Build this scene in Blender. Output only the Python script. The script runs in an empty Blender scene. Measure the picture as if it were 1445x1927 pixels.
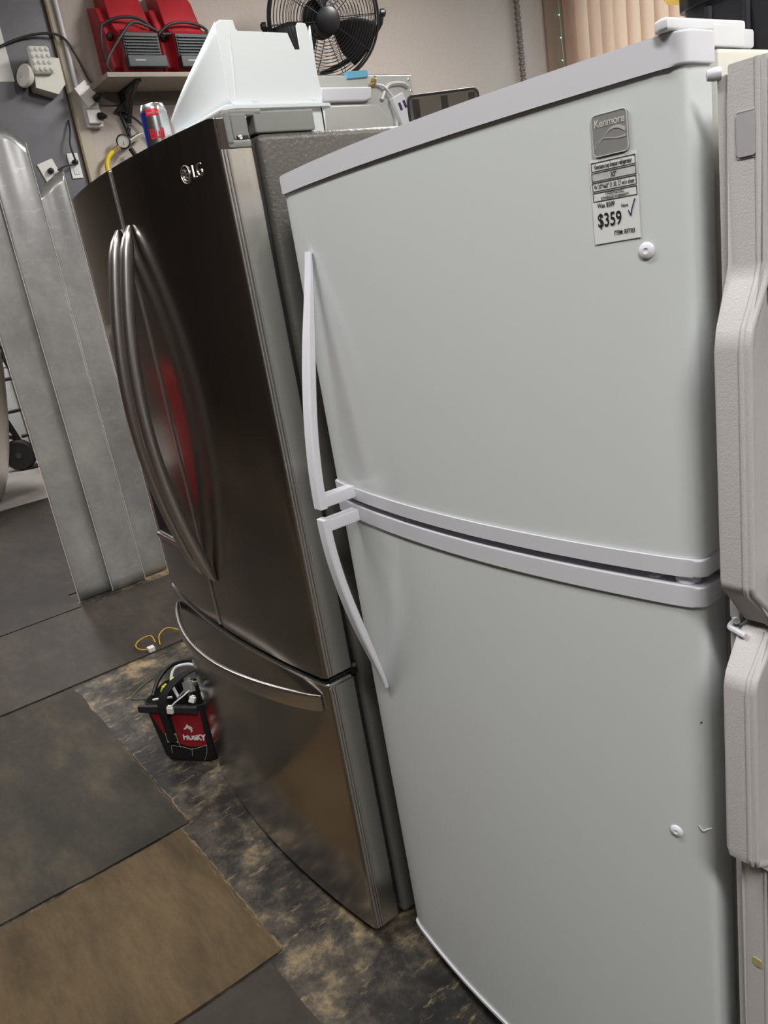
import bpy, bmesh, math, random
from mathutils import Vector, Matrix, Euler
random.seed(7)
S = bpy.context.scene
COL = S.collection
PI = math.pi

# ------------------------------------------------------------------ camera
CAM_POS = (0.4689, -0.7321, 1.518)
YAW, PITCH, ROLL, FPX = 0.9714, 0.3084, -0.1647, 1474.2
_f = Vector((-math.sin(YAW)*math.cos(PITCH), math.cos(YAW)*math.cos(PITCH), -math.sin(PITCH)))
_r0 = Vector((math.cos(YAW), math.sin(YAW), 0)); _u0 = _r0.cross(_f)
_r = _r0*math.cos(ROLL) + _u0*math.sin(ROLL); _u = -_r0*math.sin(ROLL) + _u0*math.cos(ROLL)
cd = bpy.data.cameras.new('camera'); cam = bpy.data.objects.new('camera', cd); COL.objects.link(cam)
cd.sensor_fit = 'VERTICAL'; cd.sensor_height = 24.0; cd.sensor_width = 18.0
cd.lens = FPX/1927.0*24.0; cd.clip_start = 0.01
cam.matrix_world = Matrix(((_r.x, _u.x, -_f.x, CAM_POS[0]), (_r.y, _u.y, -_f.y, CAM_POS[1]),
                           (_r.z, _u.z, -_f.z, CAM_POS[2]), (0, 0, 0, 1)))
S.camera = cam
# ------------------------------------------------------------------ world, exposure
w = bpy.data.worlds.new('world'); S.world = w; w.use_nodes = True
w.node_tree.nodes['Background'].inputs[0].default_value = (.46, .66, .74, 1)
w.node_tree.nodes['Background'].inputs[1].default_value = 2.1
S.view_settings.view_transform = 'Standard'; S.view_settings.look = 'None'
S.view_settings.gamma = 1.0; S.view_settings.exposure = 1.68; S.view_settings.use_curve_mapping = False
S.cycles.max_bounces = 6; S.cycles.diffuse_bounces = 3; S.cycles.glossy_bounces = 3; S.cycles.transmission_bounces = 5
S.cycles.adaptive_threshold = .04; S.cycles.use_light_tree = False
S.cycles.sample_clamp_indirect = 6.0
# ceiling lights (x, y, length, width, strength); built as fixtures further down
LAMPS = [(1.8, -1.15, 1.5, .42, 17.0), (-1.1, -.95, 1.5, .42, 8.0), (1.6, 1.6, 1.5, .42, 15.0), (-1.9, 2.2, 1.5, .42, 18.0),
         (-4.6, -1.4, 1.5, .42, 9.0), (-7.4, .6, 1.5, .42, 15.0)]

# ------------------------------------------------------------------ material helpers
MATS = {}
def srgb(r, g, b):
    f = lambda c: (c/255/12.92) if c/255 <= .04045 else ((c/255+.055)/1.055)**2.4
    return (f(r), f(g), f(b), 1)
def mat(name, col, rough=.5, metal=0.0, noise=0.0, nscale=20, bump=0.0, bscale=200, coat=0.0, emit=None, estr=0, trans=0.0, spec=.5, stretch=None, alpha=1.0, col2=None):
    if name in MATS: return MATS[name]
    m = bpy.data.materials.new(name); m.use_nodes = True; nt = m.node_tree; N = nt.nodes; L = nt.links
    b = N['Principled BSDF']
    b.inputs['Base Color'].default_value = col; b.inputs['Roughness'].default_value = rough
    b.inputs['Metallic'].default_value = metal; b.inputs['Coat Weight'].default_value = coat; b.inputs['Coat Roughness'].default_value = .08
    b.inputs['Transmission Weight'].default_value = trans; b.inputs['Specular IOR Level'].default_value = spec
    b.inputs['Alpha'].default_value = alpha
    if emit: b.inputs['Emission Color'].default_value = emit; b.inputs['Emission Strength'].default_value = estr
    tc = N.new('ShaderNodeTexCoord'); mp = N.new('ShaderNodeMapping'); L.new(tc.outputs['Object'], mp.inputs[0])
    if stretch: mp.inputs['Scale'].default_value = stretch
    if noise > 0 or col2:
        n = N.new('ShaderNodeTexNoise'); n.inputs['Scale'].default_value = nscale; n.inputs['Detail'].default_value = 6
        L.new(mp.outputs[0], n.inputs['Vector'])
        mx = N.new('ShaderNodeMix'); mx.data_type = 'RGBA'
        c2 = col2 if col2 else tuple(c*(1-noise) for c in col[:3]) + (1,)
        mx.inputs[6].default_value = col; mx.inputs[7].default_value = c2
        r = N.new('ShaderNodeValToRGB'); r.color_ramp.elements[0].position = .35; r.color_ramp.elements[1].position = .65
        L.new(n.outputs['Fac'], r.inputs[0]); L.new(r.outputs[0], mx.inputs[0]); L.new(mx.outputs[2], b.inputs['Base Color'])
    if bump > 0:
        n2 = N.new('ShaderNodeTexNoise'); n2.inputs['Scale'].default_value = bscale; n2.inputs['Detail'].default_value = 3
        L.new(mp.outputs[0], n2.inputs['Vector'])
        bp = N.new('ShaderNodeBump'); bp.inputs['Strength'].default_value = bump; bp.inputs['Distance'].default_value = .002
        L.new(n2.outputs['Fac'], bp.inputs['Height']); L.new(bp.outputs[0], b.inputs['Normal'])
    MATS[name] = m
    return m

def floor_mat(name, cols, scale, poss, rough=.75, stretch=(1, 1, 1), bump=.3, lo=.35, scratch=0.0):
    """mottled, worn surface: colour ramp over two octave-rich noises"""
    m = bpy.data.materials.new(name); m.use_nodes = True; nt = m.node_tree; N = nt.nodes; L = nt.links
    b = N['Principled BSDF']; b.inputs['Roughness'].default_value = rough
    tc = N.new('ShaderNodeTexCoord'); mp = N.new('ShaderNodeMapping'); L.new(tc.outputs['Object'], mp.inputs[0]); mp.inputs['Scale'].default_value = stretch
    n1 = N.new('ShaderNodeTexNoise'); n1.inputs['Scale'].default_value = scale; n1.inputs['Detail'].default_value = 8; n1.inputs['Roughness'].default_value = .74
    n1.inputs['Distortion'].default_value = .15
    L.new(mp.outputs[0], n1.inputs['Vector'])
    n2 = N.new('ShaderNodeTexNoise'); n2.inputs['Scale'].default_value = scale*.22; n2.inputs['Detail'].default_value = 4
    L.new(mp.outputs[0], n2.inputs['Vector'])
    mm = N.new('ShaderNodeMath'); mm.operation = 'MULTIPLY_ADD'; mm.inputs[1].default_value = .55
    L.new(n2.outputs['Fac'], mm.inputs[0])
    m3 = N.new('ShaderNodeMath'); m3.operation = 'MULTIPLY'; m3.inputs[1].default_value = .45
    L.new(n1.outputs['Fac'], m3.inputs[0]); L.new(m3.outputs[0], mm.inputs[2])
    r = N.new('ShaderNodeValToRGB'); e = r.color_ramp.elements
    e[0].position = poss[0]; e[0].color = cols[0]; e[1].position = poss[-1]; e[1].color = cols[-1]
    for c, p in list(zip(cols, poss))[1:-1]:
        q = e.new(p); q.color = c
    L.new(mm.outputs[0], r.inputs[0])
    out = r.outputs[0]
    if scratch > 0:
        w_ = N.new('ShaderNodeTexNoise'); w_.inputs['Scale'].default_value = 26; w_.inputs['Detail'].default_value = 9; w_.inputs['Roughness'].default_value = .75
        mq = N.new('ShaderNodeMapping'); mq.inputs['Scale'].default_value = (1, .35, 1); mq.inputs['Rotation'].default_value = (0, 0, .6)
        L.new(tc.outputs['Object'], mq.inputs[0]); L.new(mq.outputs[0], w_.inputs['Vector'])
        rr = N.new('ShaderNodeValToRGB'); rr.color_ramp.elements[0].position = .56; rr.color_ramp.elements[1].position = .66
        L.new(w_.outputs['Fac'], rr.inputs[0])
        sc = N.new('ShaderNodeMath'); sc.operation = 'MULTIPLY'; sc.inputs[1].default_value = scratch; L.new(rr.outputs[0], sc.inputs[0])
        mx = N.new('ShaderNodeMix'); mx.data_type = 'RGBA'; L.new(sc.outputs[0], mx.inputs[0]); L.new(out, mx.inputs[6])
        mx.inputs[7].default_value = cols[-1]; out = mx.outputs[2]
    L.new(out, b.inputs['Base Color'])
    bp = N.new('ShaderNodeBump'); bp.inputs['Strength'].default_value = bump; bp.inputs['Distance'].default_value = .004
    L.new(n1.outputs['Fac'], bp.inputs['Height']); L.new(bp.outputs[0], b.inputs['Normal'])
    MATS[name] = m
    return m

def steel(name, col, rough, streak=(60, 60, .6), amt=.12, bump=.0):
    m = bpy.data.materials.new(name); m.use_nodes = True; nt = m.node_tree; N = nt.nodes; L = nt.links
    b = N['Principled BSDF']; b.inputs['Base Color'].default_value = col; b.inputs['Metallic'].default_value = 1
    tc = N.new('ShaderNodeTexCoord'); mp = N.new('ShaderNodeMapping'); L.new(tc.outputs['Object'], mp.inputs[0]); mp.inputs['Scale'].default_value = streak
    n = N.new('ShaderNodeTexNoise'); n.inputs['Scale'].default_value = 1; n.inputs['Detail'].default_value = 5; L.new(mp.outputs[0], n.inputs['Vector'])
    r = N.new('ShaderNodeMapRange'); r.inputs['To Min'].default_value = rough-amt/2; r.inputs['To Max'].default_value = rough+amt/2
    L.new(n.outputs['Fac'], r.inputs['Value']); L.new(r.outputs[0], b.inputs['Roughness'])
    if bump:
        n2 = N.new('ShaderNodeTexNoise'); n2.inputs['Scale'].default_value = 3; n2.inputs['Detail'].default_value = 3
        L.new(tc.outputs['Object'], n2.inputs['Vector'])
        bp = N.new('ShaderNodeBump'); bp.inputs['Strength'].default_value = bump; bp.inputs['Distance'].default_value = .02
        L.new(n2.outputs['Fac'], bp.inputs['Height']); L.new(bp.outputs[0], b.inputs['Normal'])
    MATS[name] = m
    return m

WHITE = mat('white_enamel', srgb(212, 217, 217), .22)
WTRIM = mat('white_plastic_trim', srgb(214, 214, 221), .35)
HANDLEW = mat('white_handle_plastic', srgb(232, 233, 240), .32)
CREAM = mat('cream_cabinet', srgb(222, 221, 212), .5)
PEBBLE = mat('pebbled_white', srgb(198, 195, 194), .45, bump=.28, bscale=520)
STEEL = steel('brushed_stainless', (.44, .41, .38, 1), .17, (90, 90, .5), .08)
STEEL2 = steel('satin_stainless', (.68, .66, .62, 1), .34, (90, 90, .5), .1)
CHROME = steel('bright_trim', (.8, .78, .75, 1), .3, (4, 4, 2), .06)
HSTEEL = steel('handle_steel', (.66, .63, .61, 1), .3, (3, 3, 3), .03)
GALV = floor_mat('galvanised', [srgb(136, 136, 138), srgb(164, 164, 163), srgb(206, 205, 202)], 3.2, [.34, .5, .68], .26, bump=.04, scratch=.5)
GALV.node_tree.nodes['Principled BSDF'].inputs['Metallic'].default_value = .55
GALV2 = floor_mat('dark_steel_sheet', [srgb(84, 84, 88), srgb(100, 100, 104), srgb(116, 116, 119)], 4, [.3, .5, .7], .42, bump=.05)
GALV2.node_tree.nodes['Principled BSDF'].inputs['Metallic'].default_value = .5
GREYTEX = mat('grey_textured_cabinet', srgb(96, 94, 89), .38, bump=.7, bscale=160)
GREYPL = mat('grey_plastic', srgb(128, 129, 126), .38)
DARKGAP = mat('black_rubber', srgb(26, 26, 27), .6)
BLACK = mat('black_plastic', srgb(22, 22, 25), .42)
BLACKF = mat('black_fabric', srgb(20, 19, 21), .9, bump=.5, bscale=500)
REDF = mat('red_fabric', srgb(150, 20, 32), .85, bump=.4, bscale=500)
REDP = mat('red_plastic', srgb(178, 40, 50), .42, noise=.25, nscale=9)
DGREEN = mat('dark_grille', srgb(34, 42, 46), .5)
BEIGEW = mat('beige_wallcover', srgb(186, 176, 168), .8, noise=.06, nscale=60, bump=.25, bscale=120)
TRIMW = mat('beige_trim', srgb(176, 168, 152), .55)
BROWNT = mat('brown_edge', srgb(122, 106, 82), .6)
CEIL = mat('ceiling_paint', srgb(206, 202, 194), .9)
DARKW = mat('dark_far_wall', srgb(58, 49, 42), .8, noise=.3, nscale=2)
PAPER = mat('paper_white', srgb(226, 225, 220), .5)
TAGM = mat('price_tag_film', srgb(226, 228, 226), .28)
INK = mat('black_ink', srgb(28, 24, 28), .6)
INKB = mat('purple_ink', srgb(52, 40, 84), .6)
BADGE = mat('badge_metal', srgb(150, 150, 150), .45, metal=.25)
BADGEL = mat('badge_lines', srgb(222, 222, 214), .3, metal=.3)
BINW = mat('white_bin_plastic', srgb(234, 240, 243), .28)
YEL = mat('yellow_rubber', srgb(226, 196, 24), .5)
YWIRE = mat('yellow_wire', srgb(200, 160, 40), .5)
CABLE = mat('grey_cable', srgb(48, 48, 50), .55)
BRASS = steel('brass', (.7, .5, .22, 1), .3)
GALVW = mat('pressed_grey_metal', srgb(196, 196, 194), .4, metal=.35, noise=.06, nscale=6)
BLUET = mat('blue_tape', srgb(104, 174, 206), .7)
SMOKE = mat('smoked_plastic', srgb(128, 124, 120), .1, trans=.85)
BLIND = mat('blind_fabric', srgb(206, 176, 156), .8)
nt = BLIND.node_tree; tr = nt.nodes.new('ShaderNodeBsdfTranslucent'); tr.inputs[0].default_value = srgb(226, 178, 150)
mxs = nt.nodes.new('ShaderNodeMixShader'); mxs.inputs[0].default_value = .5
nt.links.new(nt.nodes['Principled BSDF'].outputs[0], mxs.inputs[1]); nt.links.new(tr.outputs[0], mxs.inputs[2]); nt.links.new(mxs.outputs[0], nt.nodes['Material Output'].inputs['Surface'])
LIDY = mat('yellow_lid', srgb(230, 190, 20), .45)
TOTE = mat('black_tote', srgb(24, 24, 31), .45)
RUBBER = mat('tyre_rubber', srgb(34, 34, 36), .7)
OLIVE = mat('olive_fabric', srgb(48, 50, 36), .85)
LIME = mat('lime_plastic', srgb(206, 214, 70), .5)
STITCH = mat('white_stitching', srgb(196, 196, 160), .8)
BLUEC = mat('can_blue', srgb(22, 44, 150), .28, metal=.5)
SILV = steel('can_silver', (.82, .83, .85, 1), .22, (40, 40, 2), .08)
REDC = mat('can_red', srgb(200, 20, 52), .35, metal=.2)
LAMPM = {}
LEDG = mat('green_led', (.1, 1, .4, 1), .4, emit=(.15, 1, .45, 1), estr=1.2)
LEDG.cycles.emission_sampling = 'NONE'
LENSG = mat('clear_lens', srgb(225, 225, 222), .15, bump=.6, bscale=60)

# ------------------------------------------------------------------ mesh helpers
def finish(name, bm, m, parent=None, smooth=True, ang=35, loc=None, rot=None):
    me = bpy.data.meshes.new(name); bmesh.ops.recalc_face_normals(bm, faces=bm.faces[:]); bm.to_mesh(me); bm.free()
    return link(name, me, m, parent, smooth, ang, loc, rot)
def link(name, me, m, parent=None, smooth=True, ang=35, loc=None, rot=None):
    if m is not None and not me.materials:
        me.materials.append(m)
    if smooth:
        me.shade_smooth(); me.set_sharp_from_angle(angle=math.radians(ang))
    o = bpy.data.objects.new(name, me); COL.objects.link(o)
    if smooth:
        wn = o.modifiers.new('weighted_normal', 'WEIGHTED_NORMAL'); wn.keep_sharp = True
    if parent: o.parent = parent
    if loc: o.location = loc
    if rot: o.rotation_euler = rot
    return o
def tag(o, label, cat=None, group=None, kind=None):
    if label: o['label'] = label
    if cat: o['category'] = cat
    if group: o['group'] = group
    if kind: o['kind'] = kind
    return o
def thing(name, label, cat, loc=(0, 0, 0), rz=0, group=None, rot=None):
    o = bpy.data.objects.new(name, None); COL.objects.link(o); o.location = loc; o.rotation_euler = rot if rot else (0, 0, rz)
    o.empty_display_size = .05
    return tag(o, label, cat, group)
def struct(o, label=None):
    o['kind'] = 'structure'
    if label: o['label'] = label
    return o
def add_box(bm, a, b, bev=0.0, seg=2, M=None):
    r = bmesh.ops.create_cube(bm, size=1.0); vs = r['verts']
    for v in vs:
        v.co = Vector(((a[0]+b[0])/2+v.co.x*(b[0]-a[0]), (a[1]+b[1])/2+v.co.y*(b[1]-a[1]), (a[2]+b[2])/2+v.co.z*(b[2]-a[2])))
    if bev > 0:
        es = list({e for v in vs for e in v.link_edges})
        r = bmesh.ops.bevel(bm, geom=es, offset=bev, segments=seg, profile=.5, affect='EDGES')
        vs = list({v for f in r['faces'] for v in f.verts} | {v for v in vs if v.is_valid})
    if M is not None:
        for v in vs: v.co = M @ v.co
    return vs
def boxo(name, a, b, m, parent=None, bev=0.0, seg=2, **k):
    bm = bmesh.new(); add_box(bm, a, b, bev, seg); return finish(name, bm, m, parent, **k)
def add_prism(bm, pts, z0, z1, bev=0.0, seg=2, fn=None, sides=None):
    """polygon pts (x, y) extruded from z0 to z1; fn maps (a, b, c) to a point"""
    fn = fn or (lambda a, b, c: (a, b, c))
    lo = [bm.verts.new(fn(p[0], p[1], z0)) for p in pts]; hi = [bm.verts.new(fn(p[0], p[1], z1)) for p in pts]
    n = len(pts); fl = bm.faces.new(lo); fh = bm.faces.new(hi[::-1])
    for i in range(n):
        bm.faces.new((lo[i], hi[i], hi[(i+1) % n], lo[(i+1) % n]))
    if bev > 0:
        es = list(fl.edges)+list(fh.edges)
        bmesh.ops.bevel(bm, geom=es, offset=bev, segments=seg, profile=.5, affect='EDGES')
def prism(name, pts, z0, z1, m, parent=None, bev=0.0, seg=2, fn=None, **k):
    bm = bmesh.new(); add_prism(bm, pts, z0, z1, bev, seg, fn); return finish(name, bm, m, parent, **k)
def frames(path):
    n = len(path); T = []
    for i in range(n):
        t = path[min(i+1, n-1)]-path[max(i-1, 0)]; T.append(t.normalized())
    return T
def catmull(pts, n=8):
    P = [Vector(p) for p in pts]; out = []
    for i in range(len(P)-1):
        p0 = P[max(i-1, 0)]; p1 = P[i]; p2 = P[i+1]; p3 = P[min(i+2, len(P)-1)]
        for k in range(n):
            t = k/n
            out.append(.5*((2*p1)+(-p0+p2)*t+(2*p0-5*p1+4*p2-p3)*t*t+(-p0+3*p1-3*p2+p3)*t**3))
    out.append(P[-1]); return out
def add_tube(bm, path, r, seg=8, smooth=0, closed=False, rad=None):
    path = catmull(path, smooth) if smooth else [Vector(p) for p in path]
    T = frames(path); ref = Vector((0, 0, 1)) if abs(T[0].z) < .9 else Vector((1, 0, 0))
    nrm = T[0].cross(ref).normalized(); rings = []
    for i, p in enumerate(path):
        t = T[i]; nrm = (nrm-t*nrm.dot(t)).normalized(); b = t.cross(nrm)
        rr = rad(i/(len(path)-1)) if rad else r
        rings.append([bm.verts.new(p+(nrm*math.cos(2*PI*k/seg)+b*math.sin(2*PI*k/seg))*rr) for k in range(seg)])
    m = len(rings)
    for i in range(m if closed else m-1):
        A = rings[i]; B = rings[(i+1) % m]
        for k in range(seg): bm.faces.new((A[k], A[(k+1) % seg], B[(k+1) % seg], B[k]))
    if not closed:
        bm.faces.new(rings[0][::-1]); bm.faces.new(rings[-1])
def tube(name, path, r, m, parent=None, seg=8, smooth=6, **k):
    bm = bmesh.new(); add_tube(bm, path, r, seg, smooth); return finish(name, bm, m, parent, ang=60, **k)
def ring_path(c, ax, r, n=40, a0=0, a1=2*PI):
    ax = Vector(ax).normalized(); ref = Vector((0, 0, 1)) if abs(ax.z) < .9 else Vector((1, 0, 0))
    u = ax.cross(ref).normalized(); v = ax.cross(u)
    return [Vector(c)+(u*math.cos(a0+(a1-a0)*i/n)+v*math.sin(a0+(a1-a0)*i/n))*r for i in range(n)]
def add_ring(bm, c, ax, r, t, n=40, seg=5): 
    P = ring_path(c, ax, r, n); ax = Vector(ax).normalized(); rings = []
    for p in P:
        d = (p-Vector(c)).normalized()
        rings.append([bm.verts.new(p+(d*math.cos(2*PI*k/seg)+ax*math.sin(2*PI*k/seg))*t) for k in range(seg)])
    for i in range(n):
        A = rings[i]; B = rings[(i+1) % n]
        for k in range(seg): bm.faces.new((A[k], A[(k+1) % seg], B[(k+1) % seg], B[k]))
def add_lathe(bm, prof, seg=32, M=None):
    """prof: list of (r, z)"""
    rings = []
    for r, z in prof:
        rings.append([bm.verts.new((r*math.cos(2*PI*k/seg), r*math.sin(2*PI*k/seg), z)) for k in range(seg)] if r > 1e-6 else [bm.verts.new((0, 0, z))])
    for A, B in zip(rings[:-1], rings[1:]):
        for k in range(seg):
            a, b = A[k % len(A)], A[(k+1) % len(A)]; c, d = B[(k+1) % len(B)], B[k % len(B)]
            vs = []
            for v in (a, b, c, d):
                if v not in vs: vs.append(v)
            if len(vs) > 2: bm.faces.new(vs)
    for R in (rings[0], rings[-1]):
        if len(R) > 2: bm.faces.new(R)
    if M is not None:
        for R in rings:
            for v in R: v.co = M @ v.co
def lathe(name, prof, m, parent=None, seg=32, M=None, **k):
    bm = bmesh.new(); add_lathe(bm, prof, seg, M); return finish(name, bm, m, parent, **k)
def axisM(c, ax):
    return Matrix.Translation(Vector(c)) @ Vector((0, 0, 1)).rotation_difference(Vector(ax).normalized()).to_matrix().to_4x4()
def add_sweep(bm, path, sec, xdir=(1, 0, 0)):
    """rectangular-ish section sec[(a, b)] swept along path; a along xdir, b along the in-plane normal; sec may be fn(t)"""
    path = [Vector(p) for p in path]; T = frames(path); X = Vector(xdir); rings = []
    for i, p in enumerate(path):
        t = i/(len(path)-1); x = (X-T[i]*X.dot(T[i])).normalized(); n = T[i].cross(x)
        s = sec(t) if callable(sec) else sec
        rings.append([bm.verts.new(p+x*a+n*b) for a, b in s])
    k = len(rings[0])
    for A, B in zip(rings[:-1], rings[1:]):
        for j in range(k): bm.faces.new((A[j], A[(j+1) % k], B[(j+1) % k], B[j]))
    bm.faces.new(rings[0][::-1]); bm.faces.new(rings[-1])
def text(name, s, size, m, parent=None, loc=(0, 0, 0), rot=(PI/2, 0, 0), ext=.0004, align='LEFT', sx=1.0, bold=0.0, shear=0.0):
    c = bpy.data.curves.new(name, 'FONT'); c.body = s; c.size = size; c.extrude = ext; c.align_x = align; c.offset = bold; c.shear = shear
    c.resolution_u = 3
    o = bpy.data.objects.new('tmp', c); COL.objects.link(o)
    bpy.context.view_layer.update()
    me = bpy.data.meshes.new_from_object(o.evaluated_get(bpy.context.evaluated_depsgraph_get()))
    bpy.data.objects.remove(o); bpy.data.curves.remove(c)
    me.name = name
    for v in me.vertices: v.co.x *= sx
    me.materials.clear()
    return link(name, me, m, parent, False, loc=loc, rot=rot)
def rrect(w, h, r, n=5):
    pts = []
    for cx, cy, a in ((w/2-r, h/2-r, 0), (-w/2+r, h/2-r, PI/2), (-w/2+r, -h/2+r, PI), (w/2-r, -h/2+r, 3*PI/2)):
        for i in range(n+1):
            pts.append((cx+r*math.cos(a+PI/2*i/n), cy+r*math.sin(a+PI/2*i/n)))
    return pts

# ------------------------------------------------------------------ the setting
Y0, Y1, X0, X1, ZC = -4.2, 4.6, -10.2, 3.6, 3.45
CONC = floor_mat('worn_concrete', [srgb(20, 19, 19), srgb(44, 41, 38), srgb(84, 77, 67), srgb(162, 142, 110)], 12, [.41, .475, .535, .62], .6, scratch=.75)
fl = struct(boxo('floor', (X0, Y0, -.1), (X1, Y1, 0), CONC, smooth=False), 'worn dark concrete floor with tan and black residue')
struct(boxo('ceiling', (X0, Y0, ZC), (X1, Y1, ZC+.1), CEIL, smooth=False))
struct(boxo('wall_front', (X0, Y0-.1, 0), (X1, Y0, ZC), DARKW, smooth=False))
struct(boxo('wall_right', (X1, Y0, 0), (X1+.1, Y1, ZC), DARKW, smooth=False))
struct(boxo('wall_far', (X0-.1, Y0, 0), (X0, Y1, ZC), mat('far_wall_paint', srgb(120, 110, 100), .8), smooth=False))
WX = -3.9
struct(boxo('wall_left', (WX-.05, .150, 0), (WX, Y1, ZC), BEIGEW, smooth=False), 'beige textured partition wall with open passage at its end')
bm = bmesh.new()
WA, WB, WZ0, WZ1 = -3.78, -1.7, .9, 3.2
add_box(bm, (X0, Y1, 0), (WA, Y1+.12, ZC)); add_box(bm, (WB, Y1, 0), (X1, Y1+.12, ZC))
add_box(bm, (WA, Y1, 0), (WB, Y1+.12, WZ0)); add_box(bm, (WA, Y1, WZ1), (WB, Y1+.12, ZC))
struct(finish('wall_back', bm, BEIGEW, smooth=False))
win = thing('window_1', 'window behind the pinkish vertical blinds', None); del win['label']; struct(win, 'window behind the vertical blinds')
for a, b in (((WA, Y1+.02, WZ0), (WA+.05, Y1+.08, WZ1)), ((WB-.05, Y1+.02, WZ0), (WB, Y1+.08, WZ1)), ((-2.76, Y1+.02, WZ0), (-2.71, Y1+.08, WZ1)),
             ((WA, Y1+.02, WZ1-.05), (WB, Y1+.08, WZ1)), ((WA, Y1+.02, WZ0), (WB, Y1+.08, WZ0+.05))):
    boxo('window_frame', a, b, TRIMW, win, .004)
GLASS = mat('window_glass', (.95, .98, 1, 1), .02, trans=1.0)
for a, b in ((WA+.05, -2.76), (-2.71, WB-.05)): boxo('pane', (a, Y1+.045, WZ0+.05), (b, Y1+.05, WZ1-.05), GLASS, win, smooth=False)
struct(boxo('trim_1', (WX, 4.36, 0), (WX+.02, 4.6, ZC), mat('brown_corner', srgb(140, 118, 102), .7), smooth=False), 'brownish corner trim beside the blinds')
# edge of the metal clad door panel, pale strip next to it
struct(boxo('trim_2', (WX, .762, 0), (WX+.03, .772, ZC), BROWNT, smooth=False), 'thin brown edge strip on the partition wall')
struct(boxo('trim_3', (WX, .773, 0), (WX+.018, .835, ZC), TRIMW, smooth=False), 'pale strip beside the white conduit')

# floor mats
def mat_slab(name, label, x0, x1, y0, y1, m, th=.006, jit=.006, group=None):
    bm = bmesh.new(); pts = []
    def edge(a, b, n):
        for i in range(n):
            t = i/n; pts.append((a[0]+(b[0]-a[0])*t+random.uniform(-jit, jit), a[1]+(b[1]-a[1])*t+random.uniform(-jit, jit)))
    edge((x0, y0), (x1, y0), 14); edge((x1, y0), (x1, y1), 14); edge((x1, y1), (x0, y1), 24); edge((x0, y1), (x0, y0), 14)
    add_prism(bm, pts, .0005, th, .0015, 1)
    return tag(finish(name, bm, m, smooth=False), label, 'mat', group)
MATA = floor_mat('mat_brown_dark', [srgb(38, 33, 29), srgb(52, 45, 39), srgb(72, 62, 52)], 6, [.38, .5, .63], .62, stretch=(1, 2.2, 1), bump=.15, scratch=.12)
MATB = floor_mat('mat_green_black', [srgb(36, 34, 27), srgb(51, 46, 36), srgb(78, 68, 52)], 7, [.40, .51, .64], .72, stretch=(1, 2.2, 1), bump=.25, scratch=.22)
MATC = floor_mat('mat_tan', [srgb(72, 60, 40), srgb(93, 77, 53), srgb(110, 92, 66)], 9, [.38, .5, .62], .85, stretch=(1, 3.2, 1), bump=.3, scratch=.10)
MATD = floor_mat('mat_grey', [srgb(52, 47, 41), srgb(68, 62, 54), srgb(82, 75, 65)], 7, [.36, .5, .66], .8, bump=.2)
mat_slab('floor_mat', 'dark brown smooth mat in front of the metal clad wall', -3.76, -2.86, -2.4, .9, MATA, group='floor mats')
tag(prism('floor_mat', [(-6.75, -2.4), (-3.775, -2.4), (-3.775, .105), (-4.03, .105), (-4.03, 2.5), (-6.68, 2.5), (-6.71, 1.6), (-6.66, .9), (-6.73, .6), (-6.70, .35), (-6.78, .1)], .0005, .006, MATA, None, .0015, 1, smooth=False), 'dark mat farthest away beyond the metal clad wall, next to the pale floor', 'mat', 'floor mats')
mB = mat_slab('floor_mat', 'greenish black mat beside the bare concrete by the tool bag', -2.84, -1.615, -2.1, -.205, MATB, group='floor mats')
mC = mat_slab('floor_mat', 'tan ribbed mat at the bottom left of the photo', -1.60, -.99, -2.1, -.235, MATC, .005, .004, group='floor mats')
mat_slab('floor_mat', 'grey brown mat at the bottom edge next to the tan mat', -.98, .9, -2.1, -.27, MATD, .004, .004, group='floor mats')
FRAY = mat('frayed_backing', srgb(138, 122, 96), .9, noise=.45, nscale=60)
def fray(o, x0, x1, y, z, n=40):
    rnd = random.Random(3); a = []; b = []
    for i in range(n+1):
        x = x0+(x1-x0)*i/n
        a.append((x, y+rnd.uniform(.003, .010))); b.append((x, y-rnd.uniform(.000, .008)))
    bm = bmesh.new()
    lo = [bm.verts.new((p[0], p[1], .0008)) for p in a]; hi = [bm.verts.new((p[0], p[1], z)) for p in b]
    for i in range(n): bm.faces.new((lo[i], lo[i+1], hi[i+1], hi[i]))
    finish('frayed_edge', bm, FRAY, o, smooth=False)
fray(mC, -1.595, -.995, -.236, .0056); fray(mB, -2.2, -1.62, -.206, .0066)
PALEF = floor_mat('pale_floor', [srgb(150, 142, 138), srgb(184, 176, 172), srgb(206, 200, 196)], 3, [.36, .5, .66], .45, bump=.1)
mat_slab('floor_sheet', 'pale glossy floor sheet under the hand truck', -10.1, -6.76, -2.4, 4.4, PALEF, .004, .03)

# ceiling fixtures (the light of the room)
for i, (lx, ly, ll, lw, st) in enumerate(LAMPS):
    t = thing('ceiling_light', ['fluorescent ceiling light over the aisle before the pebbled white refrigerator', 'fluorescent ceiling light over the stainless refrigerator', 'fluorescent ceiling light behind the pebbled white refrigerator', 'fluorescent ceiling light in front of the black wall fan', 'fluorescent ceiling light over the added red tool cabinet', 'fluorescent ceiling light over the hand truck'][i], 'light', (lx, ly, ZC), 0, 'ceiling lights')
    boxo('housing', (-ll/2, -lw/2, -.06), (ll/2, lw/2, 0), WTRIM, t, .005)
    em = mat('lamp_%d' % i, (1, 1, 1, 1), .5, emit=(1, .978, .95, 1), estr=st)
    boxo('diffuser', (-ll/2+.02, -lw/2+.02, -.075), (ll/2-.02, lw/2-.02, -.061), em, t, smooth=False)

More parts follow.
